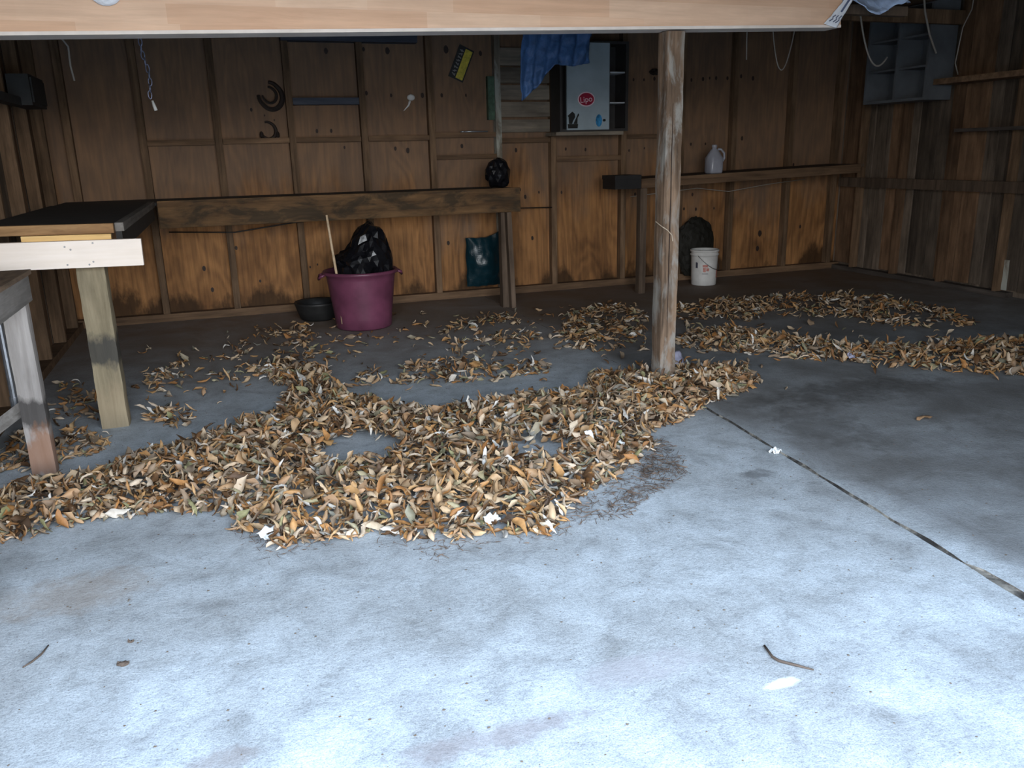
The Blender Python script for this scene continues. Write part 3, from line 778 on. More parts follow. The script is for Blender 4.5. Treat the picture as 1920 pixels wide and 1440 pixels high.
for poly in ([(-.055, -.085), (.045, -.085), (.05, -.045), (-.06, -.045)], [(-.045, -.044), (-.05, .02), (-.062, .03), (-.03, .055), (-.01, .07), (.015, .05), (.02, .02), (-.005, -.02), (-.012, -.044)],
             [(.0, -.044), (.03, .012), (.052, .055), (.062, .04), (.045, .012), (.042, -.044)]):
    a = [bm.verts.new(Vector((3.328 + x, 7.6945, 1.705 + z)) - CL) for x, z in poly]; b = [bm.verts.new(v.co + Vector((0, -.0012, 0))) for v in a]
    bm.faces.new(b)
    for k in range(len(a)): bm.faces.new((a[k], a[(k + 1) % len(a)], b[(k + 1) % len(a)], b[k]))
obj('emblem', bm, 'black_paint', door)['label'] = 'black jagged emblem'
tag(xbox('shelf_board', (3.15, 7.70, 1.555), (3.87, 7.972, 1.588), 'grey_board_x'), 'pale grey shelf board under the grey wall cabinet', 'shelf')

tag(lump('iron_hook', (4.38, 8.02, 2.17), (.05, .035, .03), 'iron', None, 4, .45, 2.2, 3), 'dark iron hook on the back wall just left of the post', 'hook')
bm = bmesh.new(); tube(bm, [(2.30, 8.0, 1.612), (2.38, 7.995, 1.614), (2.55, 7.995, 1.612)], [.006, .008, .006], 8)
tube(bm, [(2.30 + .022 * math.cos(a), 8.0 + .018 * math.sin(a), 1.613) for a in [2 * PI * k / 14 for k in range(12)]], .007, 6)
tag(obj('wrench', bm, 'galv', smooth=True), 'steel spanner lying on the wall blocking left of the lichen stud', 'spanner')
bm = bmesh.new(); bmesh.ops.create_icosphere(bm, subdivisions=2, radius=.03, matrix=Matrix.Translation((1.815, 8.045, 1.93)) @ Matrix.Diagonal((1.3, .5, 1, 1)))  # white blob with a thin trailing tail
tube(bm, [(1.805, 8.05, 1.90), (1.79, 8.05, 1.86), (1.74, 8.05, 1.81)], [.012, .009, .003], 6)
tag(obj('white_blob', bm, 'paper', smooth=True), 'small white blob stuck on the back wall panel', 'web')

# right-hand shelf on the back wall
rs = thing('wall_shelf', 'long wooden shelf on a leg along the right part of the back wall', 'shelf', (4.9, 7.4, 0))
RL = Vector((4.9, 7.4, 0))
def sl(x): return 1.13 + .027 * (x - 3.94)
def rpart(name, x0, x1, y0, y1, d0, d1, material):
    bm = bmesh.new(); vs = box(bm, (x0, y0, d0), (x1, y1, d1))
    for v in vs: v.co.z += sl(v.co.x); v.co -= RL
    return obj(name, bm, material, rs, bevel=.003)
rpart('shelf_plank', 3.90, 6.60, 7.39, 7.968, -.028, 0, 'bench_leg')
rpart('front_rail', 3.90, 6.52, 7.35, 7.388, -.085, .003, 'blocking')
rough_timber('leg', Vector((3.91, 7.39, 0)) - RL, Vector((3.985, 7.47, 1.045)) - RL, 'bench_leg', rs, .002, 12, 2, 1, 51)
for x in (5.345, 6.5): rpart('bearer', x - .02, x + .02, 7.39, 7.968, -.085, -.029, 'bench_leg')
bb = thing('black_box', 'black metal box fixed to the left end of the right wall shelf', 'box', (3.765, 7.5, sl(3.75) - .065))
xbox('box_body', (-.145, -.14, -.02), (.134, .14, .07), 'box_black', bb, .012)
xbox('box_lid', (-.15, -.145, .071), (.134, .145, .11), 'box_black', bb, .012)
jg = thing('jug', 'cloudy grey plastic jug with moulded handle on the right shelf', 'jug', (4.81, 7.52, sl(4.81)))
bm = bmesh.new()
prof = [(0, 0), (.070, 0), (.078, .012), (.080, .05), (.080, .15), (.074, .175), (.058, .205), (.036, .232), (.024, .245), (.022, .258)]
lathe(bm, prof, 36)
for v in bm.verts:   # rounded-square body
    if v.co.z < .17:
        r = math.hypot(v.co.x, v.co.y)
        if r > .01:
            a = math.atan2(v.co.y, v.co.x); s = 1 / max(abs(math.cos(a)), abs(math.sin(a))) ** .55
            v.co.x *= s; v.co.y *= s
obj('jug_body', bm, 'jug', jg, smooth=True)
bm = bmesh.new(); tube(bm, [(.02, -.03, .238), (.05, -.045, .235), (.082, -.055, .20), (.086, -.055, .15), (.07, -.05, .12)], .012, 8); obj('handle', bm, 'jug', jg, smooth=True)
bm = bmesh.new(); lathe(bm, [(0, .282), (.024, .282), (.027, .276), (.027, .255), (.022, .252)], 24); obj('cap', bm, 'jug', jg, smooth=True)

# white bucket and the sack stuffed behind it
bk = thing('bucket', 'white plastic bucket with faded red print on the floor under right shelf', 'bucket', (4.80, 7.61, 0))
bm = bmesh.new()
lathe(bm, [(0, .008), (.118, .008), (.124, 0), (.130, .008), (.134, .10), (.140, .30), (.143, .315), (.150, .318), (.150, .332), (.142, .334), (.142, .352), (.150, .354), (.151, .372), (.144, .376),
           (.137, .368), (.132, .20), (.122, .02), (0, .018)], 48)
obj('bucket_body', bm, 'bucket', bk, smooth=True)
def print_patch(name, a0, a1, z0, z1, material, wav=0):
    bm = bmesh.new(); g = []
    for i in range(9):
        a = math.radians(a0 + (a1 - a0) * i / 8)
        col = []
        for j in range(7):
            z = z0 + (z1 - z0) * j / 6 + wav * noise.noise(Vector((i * .9, j * .9, a0)))
            r = .1355 + .02 * z
            col.append(bm.verts.new((r * math.cos(a), r * math.sin(a), z)))
        g.append(col)
    for i in range(8):
        for j in range(6): bm.faces.new((g[i][j], g[i + 1][j], g[i + 1][j + 1], g[i][j + 1]))
    return obj(name, bm, material, bk)
print_patch('red_print', -128, -106, .20, .225, 'red_print', .01); print_patch('red_print', -126, -114, .15, .195, 'red_print', .012)
print_patch('red_print', -112, -100, .16, .19, 'red_print', .012)
print_patch('red_print', -58, -44, .08, .17, 'red_print', .01); print_patch('dark_print', -160, -150, .19, .25, 'dark_print', .01)
print_patch('dark_print', -130, -104, .128, .134, 'dark_print')
bm = bmesh.new(); pts = []
for k in range(21):   # bail dropped against the front
    a = PI * k / 20
    p0 = Vector((.153 * math.cos(a), 0, .32)); fall = Vector((0, -.1545, -.15)) * math.sin(a)
    q = p0 + fall; r = math.hypot(q.x, q.y); lim = .150
    if r < lim and k not in (0, 20): q.x *= lim / r; q.y *= lim / r
    pts.append(Matrix.Rotation(math.radians(33), 3, 'Z') @ q)
tube(bm, pts, .0035, 6); obj('bail_handle', bm, 'wire', bk, smooth=True)
def sack_prof(co, d):
    co.x *= 1 + .18 * d.z; return co
tag(lump('sack', (4.85, 7.885, .335), (.21, .09, .335), 'olive_bag', None, 14, .14, 2.2, 4, profile=sack_prof), 'dark olive sack propped against wall behind the white bucket', 'sack')

# ------------------------------------------------------------------ right wall furniture
gc = thing('cubby_unit', 'dark grey open cubby unit with shelves hung high on the right wall', 'cabinet', (6.6, 6.9, 1.8))
GL = Vector((6.6, 6.9, 1.8))
bm = bmesh.new()
for a, b in (((6.44, 6.50, 1.80), (6.758, 6.525, 2.68)), ((6.44, 7.285, 1.80), (6.758, 7.31, 2.68)), ((6.44, 6.525, 1.80), (6.758, 7.285, 1.825)), ((6.44, 6.525, 2.655), (6.758, 7.285, 2.68)),
             ((6.738, 6.525, 1.825), (6.758, 7.285, 2.655))):
    box(bm, Vector(a) - GL, Vector(b) - GL)
obj('unit_body', bm, 'grey_paint', gc)
xbox('divider', Vector((6.44, 6.885, 1.826)) - GL, Vector((6.737, 6.91, 2.654)) - GL, 'grey_paint', gc)
for y0, y1 in ((6.526, 6.884), (6.911, 7.284)):
    for z in (2.10, 2.38): xbox('shelf', Vector((6.46, y0, z)) - GL, Vector((6.737, y1, z + .018)) - GL, 'grey_paint', gc, .002)
tag(xbox('shelf_board', (6.50, 4.9, 1.93), (6.758, 6.47, 1.98), 'blocking'), 'upper plank shelf on the right wall beside the grey cubby unit', 'shelf')
tag(xbox('shelf_board', (6.60, 4.9, 1.495), (6.758, 6.26, 1.525), 'dark_fascia'), 'lower dark plank shelf on the right wall', 'shelf')
bx = thing('junction_box', 'dark grey electrical box mounted high on the left wall', 'box', (-1.2, 6.8, 1.9))
xbox('box_body', (-.05, -.22, -.11), (.085, .30, .09), 'elec', bx, .006)
xbox('box_cover', (.086, -.19, -.09), (.096, .27, .07), 'elec', bx, .004)
xbox('conduit_bracket', (-.05, -.95, -.115), (.02, -.221, -.06), 'elec', bx, .006)

# ------------------------------------------------------------------ hanging cords, chain, cloth
def cat_curve(a, b, sag, n=22):
    a, b = Vector(a), Vector(b)
    return [a.lerp(b, t) - Vector((0, 0, sag * 4 * t * (1 - t))) for t in [k / n for k in range(n + 1)]]
def cord(label, pts, r=.005):
    bm = bmesh.new(); tube(bm, pts, r, 8)
    return tag(obj('cord', bm, 'rope', smooth=True), label, 'cord')
YC = 6.395
cord('short straight cord hanging under the right part of the long beam', [(4.36, YC, 2.58), (4.36, YC, 2.35), (4.37, YC, 2.12)])
cord('sagging thin cord loop under the right end of the long beam', cat_curve((4.62, YC, 2.35), (4.86, YC, 2.50), .38))
cord('thicker pale cord looping down left of the grey cubby unit', cat_curve((5.50, YC, 2.58), (5.86, YC, 2.16), .24), .008)
cord('pale cord hanging down across the front of the grey cubby unit', [(6.20, YC, 2.72), (6.24, YC, 2.55), (6.32, YC, 2.36), (6.42, YC, 2.20)], .009)
cord('thin cord hanging at the right edge of the grey cubby unit', [(6.60, 6.2, 2.78), (6.58, 6.2, 2.55), (6.52, 6.22, 2.40), (6.50, 6.24, 2.1), (6.56, 6.25, 2.0)], .005)
cord('kinked pale wire dangling near the left wall', [(-.90, YC, 2.46), (-.885, YC, 2.24), (-.82, YC, 2.14), (-.825, YC, 2.02), (-.815, YC, 1.93)], .006)
cord('thin wire running slack along the back wall under the right shelf', [(4.1, 7.972, .93), (4.9, 7.97, .99), (5.3, 7.97, .94), (5.8, 7.97, 1.0), (6.3, 7.97, 1.04)], .004)
bm = bmesh.new()   # slack cable on the wall under the bench board
tube(bm, [(-.45, 7.96, .80), (.1, 7.955, .77), (.62, 7.955, .83), (1.3, 7.955, .88), (2.0, 7.955, .84), (2.7, 7.955, .87), (3.2, 7.955, .86)], .006, 6)
tag(obj('cable', bm, 'rubber', smooth=True), 'dark cable stapled along the back wall below the bench board', 'cable')
ch = thing('chain', 'steel chain hanging in front of the left part of the back wall', 'chain', (-.36, YC, 2.46))
for k in range(15):
    bm = bmesh.new(); z = -.03 - .042 * k
    x = -.018 + .012 * math.sin(k * .7) + .004 * k * .3
    pts = []
    for a in [2 * PI * q / 12 for q in range(13)]:
        p = Vector((.011 * math.cos(a), 0, .027 * math.sin(a)))
        if k % 2: p = Matrix.Rotation(PI / 2.2, 3, 'Z') @ p
        pts.append((x + p.x, p.y, z + p.z))
    tube(bm, pts, .0045, 6, cap=False); obj('link', bm, 'chain', ch, smooth=True)
bm = bmesh.new(); tube(bm, [(.005, 0, -.655), (.012, 0, -.69), (.02, 0, -.72)], [.007, .011, .012], 8); obj('end_hook', bm, 'paper', ch, smooth=True)

# blue cloth thrown over the tie beam: a pointed tail at left and a fuller lobe at right
top = [(2.40, 2.60), (2.52, 2.60), (2.66, 2.60), (2.80, 2.60), (2.93, 2.60)]
bot = [(2.30, 1.79), (2.42, 1.88), (2.57, 2.06), (2.72, 2.045), (2.87, 2.07)]
mid_ = [(2.26, 2.10), (2.42, 2.20), (2.58, 2.26), (2.74, 2.28), (2.90, 2.30)]
def lerp_list(L_, u):
    t = u * (len(L_) - 1); i = min(int(t), len(L_) - 2); f_ = t - i
    return Vector(L_[i]).lerp(Vector(L_[i + 1]), f_)
def cloth(u, v):
    if v < .18:      # over the top of the beam and a little way down behind
        q = lerp_list(top, u); t = v / .18
        return (q.x, 6.50 - .11 * t, 2.585 + .012 * math.sin(PI * t) + .004 * noise.noise(Vector((u * 8, v * 8, 0))))
    t = (v - .18) / .82
    a, m_, b = lerp_list(top, u), lerp_list(mid_, u), lerp_list(bot, u)
    q = (a * (1 - t) * (1 - t)) + m_ * 2 * t * (1 - t) + b * t * t
    fold = .035 * math.sin(u * 17 + t * 2.5) * (0.3 + t) + .03 * fbm(Vector((u * 4, t * 4, 5)))
    return (q.x + .01 * noise.noise(Vector((u * 9, t * 7, 1))), 6.375 - .03 * t - abs(fold) , q.y - (0 if t < .1 else .012 * noise.noise(Vector((u * 11, 0, 3))) * t))
tag(rag_sheet('blue_cloth', cloth, 46, 44, 'blue_cloth'), 'crumpled dark blue cloth hanging in front of the grey wall cabinet', 'cloth')

# sheeting wrapped round the free end of the beam
def wrap(u, v):
    x = 3.44 + .15 * v + .09 * u * (1 - .2 * v)
    zb = slope(x)
    z = zb + .02 + .16 * v * .9 + .05 * u * (v - .5)
    return (x - .0 + .006 * noise.noise(Vector((u * 5, v * 5, 0))), 4.285 - .004 - .008 * abs(noise.noise(Vector((u * 4, v * 6, 7)))), z)
pw = thing('printed_sheet', 'white printed plastic sheet wrapped over the right end of the beam', 'sheet', (3.5, 4.28, 2.1))
o = rag_sheet('sheet_face', lambda u, v: tuple(Vector(wrap(u, v)) - Vector((3.5, 4.28, 2.1))), 14, 16, 'white_sheet', pw, .003)
def ink(name, pts, r=.003):
    bm = bmesh.new(); tube(bm, [Vector(wrap(u, v)) - Vector((3.5, 4.2845, 2.1)) for u, v in pts], r, 5); return obj(name, bm, 'print_ink', pw)
ink('print_bar', [(.55, .45), (.55, .9)], .006)
for u in (.2, .45, .7):
    ink('print_mark', [(u, .12), (u + .12, .2), (u + .02, .26), (u + .1, .33)])
def drape(u, v):
    x = 3.59 + .52 * u; z = 2.195 + .16 * (1 - v) + .03 * math.sin(u * 9) * v - .015 * v * math.sin(u * 4) + .02 * fbm(Vector((u * 4, v * 3, 9)))
    return (x, 4.32 + .22 * (1 - v) + .03 * fbm(Vector((u * 5, v * 3, 2))), z)
tag(rag_sheet('plastic_tarp', drape, 36, 12, 'pale_blue', None, .004), 'pale blue plastic tarp bunched over the right end of the beam', 'tarp')
xbox('outrigger', (3.45 - 2.5, .145, .17), (4.20 - 2.5, .20, .225), 'bench_leg', bt, .003)
tag(lump('sheet_knot', (-.37, 4.285, 2.105), (.055, .02, .035), 'white_sheet', None, 31, .2, 2.5, 3, flat_base=False), 'knotted white plastic scrap on the beam face at upper left', 'scrap')

# ------------------------------------------------------------------ fallen leaves
def leaf_grid(L, Wd, curl, bend, twist, nu=7, nv=4, asym=0, seed=0):
    """one dry leaf: pointed oval, rolled across, bowed along, with a short stalk"""
    r_ = random.Random(seed); V = []; F = []
    for i in range(nu + 1):
        t = i / nu
        w = Wd * (math.sin(PI * min(1, t ** .85)) ** .75 if 0 < t < 1 else .03) * (.68 + .5 * r_.random())
        cx = (t - .5) * L; cz = bend * L * (1 - (2 * t - 1) ** 2)
        for j in range(nv + 1):
            s = (j / nv - .5) * (1 if 0 < j < nv else .82 + .36 * r_.random())
            a = s * curl * (1 + .25 * math.sin(t * 5 + seed))
            if abs(curl) > .05:
                R_ = w / curl; y_ = R_ * math.sin(a); z_ = R_ * (1 - math.cos(a))
            else: y_ = s * w; z_ = 0
            tw = twist * (t - .5); y2 = y_ * math.cos(tw) - z_ * math.sin(tw); z2 = y_ * math.sin(tw) + z_ * math.cos(tw)
            V.append((cx, y2 + asym * L * math.sin(PI * t), z2 + cz + L * .07 * noise.noise(Vector((t * 3.5, s * 4, seed * 1.7)))))
    for i in range(nu):
        for j in range(nv):
            a = i * (nv + 1) + j; F.append((a, a + 1, a + nv + 2, a + nv + 1))
    return np.array(V, dtype=np.float64), F

def leaf_variant(k):
    r_ = random.Random(900 + k)
    L = r_.uniform(.060, .115); return leaf_grid(L, L * r_.uniform(.34, .56), r_.choice((1.6, 3.0, 4.4, 5.6)) * r_.choice((1, 1, -1)), r_.uniform(-.16, .22), r_.uniform(-2.0, 2.0), asym=r_.uniform(-.12, .12), seed=k)
VARS = [leaf_variant(k) for k in range(24)]

def inside(poly, x, y):
    P = np.array(poly); n_ = len(P); r_ = np.zeros(len(x), bool); j = n_ - 1
    for i in range(n_):
        xi, yi = P[i]; xj, yj = P[j]
        c = ((yi > y) != (yj > y)) & (x < (xj - xi) * (y - yi) / (yj - yi + 1e-12) + xi)
        r_ ^= c; j = i
    return r_
def edge_dist(poly, x, y):
    P = np.array(poly); d = np.full(len(x), 9.0)
    for i in range(len(P)):
        a = P[i - 1]; b = P[i]; ab = b - a
        t = np.clip(((x - a[0]) * ab[0] + (y - a[1]) * ab[1]) / (ab @ ab + 1e-12), 0, 1)
        d = np.minimum(d, np.hypot(x - a[0] - t * ab[0], y - a[1] - t * ab[1]))
    return d

DRIFT = [(-1.18, 3.94), (-1.06, 3.92), (-0.95, 4.04), (-0.84, 4.03), (-0.69, 4.03), (-0.49, 4.26), (-0.27, 4.34), (-0.06, 4.53), (0.18, 4.68), (0.28, 5.18), (0.11, 5.69), (0.26, 5.94), (0.53, 5.65), (0.58, 4.92),
         (0.78, 4.59), (0.98, 4.39), (1.22, 4.34), (1.58, 4.42), (1.97, 4.36), (2.15, 4.69), (2.50, 4.61), (2.82, 4.61), (3.16, 4.45), (3.06, 4.14), (2.78, 3.95), (2.49, 3.84), (2.18, 3.61), (2.01, 3.59), (1.82, 3.29),
         (1.58, 3.09), (1.33, 2.94), (1.16, 2.78), (1.09, 2.65), (0.79, 2.73), (0.64, 2.69), (0.53, 2.83), (0.30, 2.92), (0.08, 2.92), (-0.07, 3.12), (-0.10, 3.32), (-0.27, 3.39), (-0.48, 3.45), (-0.64, 3.46),
         (-0.80, 3.39), (-0.94, 3.35), (-1.04, 3.34)]
GAPS = [[(0.30, 3.80), (0.42, 4.02), (0.62, 4.02), (0.74, 3.80), (0.60, 3.60), (0.36, 3.62)], [(1.16, 3.58), (1.44, 3.58), (1.46, 3.33), (1.18, 3.34)]]
# (outline, leaves per square metre, pile height, clumpiness)
ZONES = [
    (DRIFT, 2000, .07, .12),
    ([(-0.67, 5.47), (-0.59, 6.00), (-0.17, 6.50), (0.45, 7.31), (0.82, 6.65), (1.14, 6.50), (0.67, 5.59), (0.31, 5.59), (-0.11, 5.22), (-0.48, 5.32)], 330, .02, .62),
    ([(0.92, 4.96), (1.06, 5.41), (1.41, 5.67), (1.51, 5.20), (2.03, 5.13), (1.93, 4.86), (1.39, 4.79)], 600, .02, .5),
    ([(0.63, 5.09), (0.84, 5.51), (0.95, 5.23), (0.81, 4.97)], 577, .02, 0.26),
    ([(1.58, 6.29), (1.83, 6.90), (2.38, 6.90), (2.28, 5.75), (1.93, 5.17), (1.55, 5.19), (1.47, 5.74)], 430, .02, .6),
    ([(2.25, 5.56), (2.81, 6.69), (3.38, 7.00), (3.46, 6.37), (2.79, 5.12), (2.40, 5.31)], 600, .025, .46),
    ([(3.54, 6.06), (4.03, 6.83), (4.69, 6.66), (5.46, 6.54), (5.84, 6.24), (5.83, 5.47), (5.61, 4.81), (5.18, 4.84), (4.84, 5.14), (4.60, 5.75), (4.05, 5.74)], 580, .025, .5),
    ([(3.13, 5.35), (3.45, 5.67), (3.77, 5.47), (4.02, 5.13), (4.12, 4.78), (4.53, 4.50), (5.00, 4.47), (5.75, 4.27), (4.62, 3.38), (4.50, 3.53), (4.32, 3.75), (4.02, 3.96), (3.80, 4.29), (3.50, 4.62), (3.17, 4.91), (3.06, 5.09)], 910, .035, 0.21),
    ([(-1.22, 4.89), (-1.12, 4.84), (-1.00, 4.16), (-1.15, 4.18)], 735, .03, 0.26),
    ([(-0.97, 4.64), (-0.91, 4.84), (-0.67, 4.64), (-0.67, 4.34), (-0.87, 4.22)], 910, .03, 0.17),
    ([(-0.56, 4.85), (-0.44, 5.12), (-0.28, 4.88), (-0.28, 4.57), (-0.44, 4.59)], 735, .03, 0.17),
    ([(-1.09, 5.29), (-1.17, 5.96), (-0.93, 5.86), (-0.78, 4.94), (-1.01, 4.93)], 280, .01, 0.42),
    ([(-0.93, 5.34), (-0.75, 6.77), (0.56, 7.52), (2.64, 7.06), (3.69, 6.84), (2.37, 4.38), (1.97, 4.36), (0.98, 4.39), (0.58, 4.92), (0.39, 5.71), (-0.11, 4.98), (-0.54, 4.54)], 33, .005, 0.51),
    ([(3.92, 6.73), (6.06, 6.48), (5.80, 4.96), (5.40, 4.28), (4.42, 3.46), (3.23, 4.42), (2.73, 4.65)], 21, .005, 0.42),
]
OBST = [(2.49, 4.37, .06), (-.675, 4.84, .09), (-.91, 4.16, .07), (1.06, 6.98, .25), (.735, 7.5, .17), (2.46, 7.31, .07), (3.95, 7.43, .06)]
spots = []
for poly, dens, pile, clump in ZONES:
    P = np.array(poly); lo, hi = P.min(0), P.max(0); area = float(np.prod(hi - lo))
    n_ = int(area * dens); x = rng.uniform(lo[0], hi[0], n_); y = rng.uniform(lo[1], hi[1], n_)
    wob = np.array([noise.noise(Vector((a * 6, b * 6, 3))) for a, b in zip(x, y)]) * .09      # ragged outline
    ok = inside(poly, x + wob, y + wob * .7)
    if poly is DRIFT:
        for gp in GAPS: ok &= ~inside(gp, x, y)
    cl = np.array([noise.noise(Vector((a * 3.1, b * 3.1, 8))) + .4 * noise.noise(Vector((a * 9, b * 9, 1))) for a, b in zip(x, y)])
    ok &= (cl > (-1.2 + clump * 2.0) * .8 - .0) | (rng.random(n_) < .14)
    for ox, oy, r_ in OBST: ok &= np.hypot(x - ox, y - oy) > r_
    ok &= x > -1.19
    x, y = x[ok], y[ok]
    ed = np.clip(edge_dist(poly, x, y) / .28, .12, 1)
    z = pile * ed * rng.random(len(x)) ** .8
    for a, b, c in zip(x, y, z): spots.append((a, b, c, pile))
spots = np.array(spots)
def tone_pick():
    u = random.random()
    for lim, a, b in ((.24, .0, .14), (.48, .16, .34), (.64, .34, .50), (.76, .52, .66), (.87, .66, .76), (.96, .82, .93), (1.0, .96, 1.0)):
        if u < lim: return random.uniform(a, b)
    return .4
def rot_mat(yaw, tx, ty):
    return np.array(Matrix.Rotation(yaw, 3, 'Z') @ Matrix.Rotation(tx, 3, 'X') @ Matrix.Rotation(ty, 3, 'Y'))

# the nearest top leaves are single things, the rest of the drifts is one mass
dist = np.hypot(spots[:, 0], spots[:, 1])
order = np.argsort(dist - spots[:, 2] * 9)
single = set(order[:285].tolist())
VV, FF, TT = [], [], []; base = 0
def placed(i):
    x, y, z, pile = spots[i]
    k = random.randrange(len(VARS)); s = random.uniform(.55, .98) * (1.0 if pile > .03 else .95)
    til = .95 if pile > .03 else .65
    R_ = rot_mat(random.uniform(0, 2 * PI), random.gauss(0, til) + (PI if random.random() < .35 else 0), random.gauss(0, til * .7))
    return k, s, R_, x, y, z
singles = []
for i in range(len(spots)):
    k, s, R_, x, y, z = placed(i)
    if i in single: singles.append((k, s, R_, x, y, z)); continue
    V, F = VARS[k]; v = (V * s) @ R_.T; v[:, 2] += z - v[:, 2].min() * 1.0 + .001; v[:, 0] += x; v[:, 1] += y
    VV.append(v); FF.append(np.array(F) + base); TT.append(np.full(len(v), tone_pick())); base += len(v)
def np_mesh(name, V, F, tone=None, material='leaf'):
    me = bpy.data.meshes.new(name); me.from_pydata(V.tolist() if hasattr(V, 'tolist') else V, [], F.tolist() if hasattr(F, 'tolist') else F)
    if tone is not None:
        at = me.attributes.new('tone', 'FLOAT', 'POINT'); at.data.foreach_set('value', np.asarray(tone, dtype=np.float32))
    for p in me.polygons: p.use_smooth = True
    me.materials.append(MT[material]); me.update()
    return me
lt = link_mesh('leaf_litter', np_mesh('leaf_litter', np.vstack(VV), np.vstack(FF), np.concatenate(TT)))
tag(lt, 'drifts of curled dry brown leaves blown across the concrete floor', 'leaves', kind='stuff')

CLASSES = [('rusty orange-brown', .28, .30), ('tan', .46, .30), ('pale buff', .66, .22), ('dark brown', .10, .10), ('olive green', .85, .08)]
LEAFME = {}
for ci, (nm, tn, _) in enumerate(CLASSES):
    for k in range(0, 24, 2):
        V, F = VARS[k]; LEAFME[ci, k] = np_mesh('leaf', V - np.array([0, 0, V[:, 2].min()]), np.array(F), np.full(len(V), tn + random.uniform(-.05, .05)))
for (k, s, R_, x, y, z) in singles:
    k -= k % 2; u = random.random(); ci = 0; acc = 0
    for q, c in enumerate(CLASSES):
        acc += c[2]
        if u < acc: ci = q; break
    me = LEAFME[ci, k]
    o = bpy.data.objects.new('leaf', me); COL.objects.link(o)
    V = VARS[k][0]; v = ((V - np.array([0, 0, V[:, 2].min()])) * s) @ R_.T
    o.matrix_world = Matrix.Translation((x, y, z - v[:, 2].min() + .001)) @ Matrix(R_.tolist()).to_4x4() @ Matrix.Scale(s, 4)
    tag(o, f'{CLASSES[ci][0]} curled dry leaf on top along the near edge of the leaf drift', 'leaf', f'{CLASSES[ci][0]} leaves along the near edge of the drift')

def lone_leaf(x, y, ci, k, yaw, label, s=1.0):
    o = bpy.data.objects.new('leaf', LEAFME[ci, k]); COL.objects.link(o)
    o.location = (x, y, .002); o.rotation_euler = (0, 0, yaw); o.scale = (s, s, s)
    tag(o, label, 'leaf')
lone_leaf(3.37, 3.17, 0, 10, .1, 'single orange leaf lying alone on bare concrete at the right', 1.25)
lone_leaf(3.08, 3.93, 2, 6, .7, 'lone pale leaf on bare concrete right of the post', .8)
lone_leaf(.96, 4.40, 3, 8, 1.2, 'dark leaf by itself in the bare patch behind the drift', .7)

# twigs, needles and crumbs
def twig(label, pts, r):
    bm = bmesh.new(); tube(bm, pts, r, 6)
    tag(obj('twig', bm, 'twig', smooth=True), label, 'twig')
twig('bent dark twig on the bare concrete at lower right', [(1.353, 1.745, .005), (1.34, 1.69, .006), (1.345, 1.665, .007), (1.375, 1.635, .006), (1.41, 1.60, .004)], [.0035, .004, .004, .0038, .002])
twig('thin dark twig on the bare concrete at lower left', [(-.685, 2.425, .004), (-.665, 2.445, .005), (-.645, 2.48, .005), (-.635, 2.525, .004)], [.002, .003, .003, .002])
for label, x, y, r in (('small dark bark crumb on the concrete at lower left', -.41, 2.335, .016), ('tiny dark grit lump above the bark crumb', -.40, 2.455, .008)):
    tag(lump('bark_crumb', (x, y, r * .35), (r, r * .6, r * .4), 'twig', None, x, .4, 2, 2), label, 'crumb')
VV, FF = [], []; base = 0
def strip(x, y, L, w, yaw, z=.002):
    global base
    c, s = math.cos(yaw), math.sin(yaw); b_ = random.uniform(-.35, .35) * L; pts = []
    for t in (-.5, -.17, .17, .5):
        px, py = t * L, b_ * (.25 - t * t)
        for q in (-.5, .5): pts.append((x + px * c - (py + q * w) * s, y + px * s + (py + q * w) * c, z + random.random() * .004))
    VV.extend(pts); FF.extend([(base + 2 * i, base + 2 * i + 1, base + 2 * i + 3, base + 2 * i + 2) for i in range(3)]); base += 8
FR = [(-0.10, 3.29), (-0.07, 3.07), (0.08, 2.87), (0.29, 2.87), (0.51, 2.78), (0.62, 2.63), (0.77, 2.67), (1.08, 2.60), (1.26, 2.79), (1.53, 2.95), (1.76, 3.08), (1.87, 3.35), (1.80, 3.30), (1.56, 3.10), (1.13, 2.76), (1.07, 2.66), (0.65, 2.74), (0.08, 2.96)]
FR2 = [(1.16, 2.70), (1.37, 2.68), (1.62, 2.86), (1.85, 2.98), (1.98, 3.45), (1.83, 3.30), (1.57, 2.95)]
for poly, n_ in ((FR, 3000), (FR2, 2600)):
    P = np.array(poly); x = rng.uniform(P[:, 0].min(), P[:, 0].max(), n_); y = rng.uniform(P[:, 1].min(), P[:, 1].max(), n_)
    wob = rng.normal(0, .025, n_); ok = inside(poly, x + wob, y + wob)
    for a, b in zip(x[ok], y[ok]): strip(a, b, random.uniform(.02, .07), random.uniform(.0012, .0026), random.uniform(0, PI), random.uniform(.001, .010))
nd = link_mesh('needle_debris', np_mesh('needle_debris', VV, FF, None, 'needle')); tag(nd, 'fine brown needles and stalks fringing the near edge of the drift', 'debris', kind='stuff')
VV, FF = [], []; base = 0
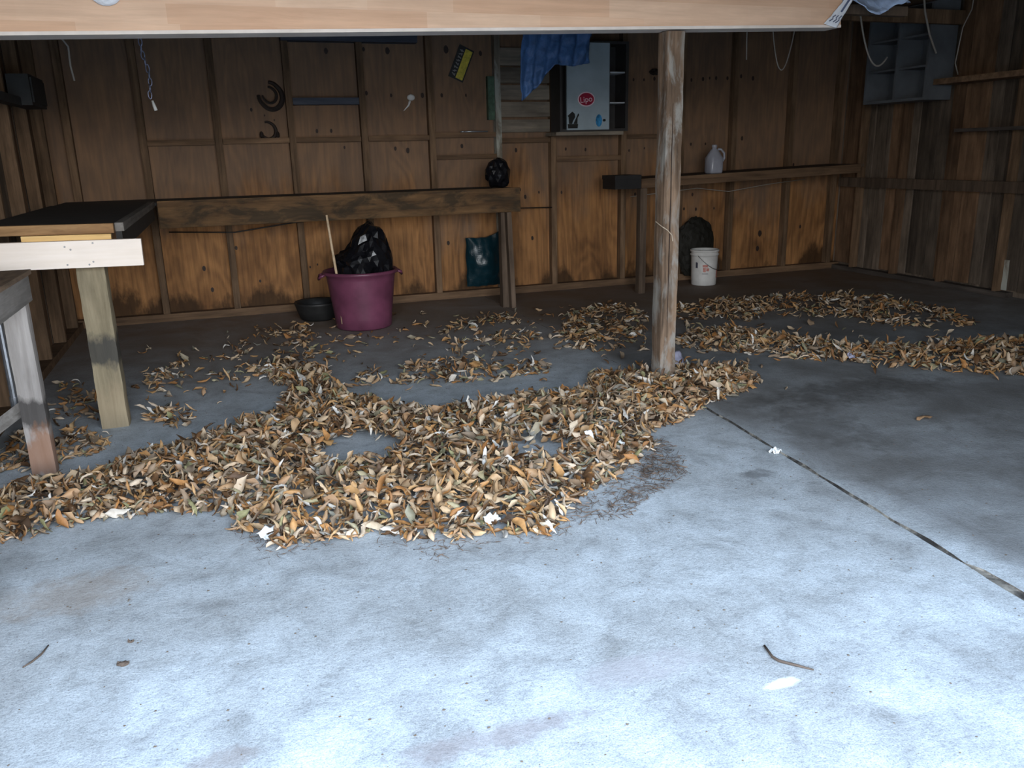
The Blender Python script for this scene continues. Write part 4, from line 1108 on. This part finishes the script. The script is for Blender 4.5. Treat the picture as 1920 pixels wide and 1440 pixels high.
for _ in range(2600):
    x = random.uniform(-1.2, 4.8); y = random.uniform(1.2, 5.6); s = random.choice((.0012, .0016, .002, .003, .0045))
    a = random.uniform(0, PI); n0 = base
    for q in range(4):
        aa = a + q * PI / 2; VV.append((x + s * math.cos(aa) * random.uniform(.6, 1.5), y + s * math.sin(aa), .0015))
    VV.append((x, y, s * .8)); base += 5
    for q in range(4): FF.append((n0 + q, n0 + (q + 1) % 4, n0 + 4))
cr = link_mesh('floor_crumbs', np_mesh('floor_crumbs', VV, FF, None, 'crumb')); tag(cr, 'specks of grit and leaf crumbs strewn over the concrete', 'debris', kind='stuff')

# paper and card scraps
def scrap(name, x, y, z, w, h, material, label, cat, yaw=0, tilt=.3, amp=.25):
    def f_(u, v):
        p = Vector(((u - .5) * w, (v - .5) * h, amp * min(w, h) * noise.noise(Vector((u * 3 + x * 7, v * 3, y)))))
        p = Matrix.Rotation(yaw, 3, 'Z') @ (Matrix.Rotation(tilt, 3, 'X') @ p)
        return (x + p.x, y + p.y, z + p.z + abs(math.sin(tilt)) * h / 2)
    tag(rag_sheet(name, f_, 8, 8, material, None, .0015), label, cat)
scrap('paper_scrap', 1.565, 3.43, .05, .045, .06, 'paper', 'small white paper scrap on the leaf drift left of the crack', 'paper', .2, 1.0)
scrap('paper_scrap', 1.70, 3.36, .04, .04, .03, 'paper', 'tiny white paper shred beside the white paper scrap', 'paper', .9, .5)
scrap('card_scrap', 2.74, 4.63, .035, .12, .10, 'lavender', 'lavender cardboard piece leaning in leaves right of the post', 'cardboard', .3, .8)
scrap('paper_scrap', 2.37, 3.07, .006, .07, .04, 'paper', 'torn white scrap lying on the floor crack', 'paper', .5, .15, .6)
scrap('paper_scrap', 3.87, 4.30, .03, .06, .05, 'lavender', 'crumpled pale scrap at the front edge of the right leaf band', 'paper', .5, .5, .6)
scrap('paper_scrap', .05, 3.02, .02, .11, .055, 'paper', 'crumpled off-white paper at near left corner of the drift', 'paper', .6, .4, .5)
scrap('plastic_scrap', .86, 2.80, .03, .06, .04, 'paper', 'torn white plastic scrap at the near edge of the drift', 'plastic', .2, .5, .6)
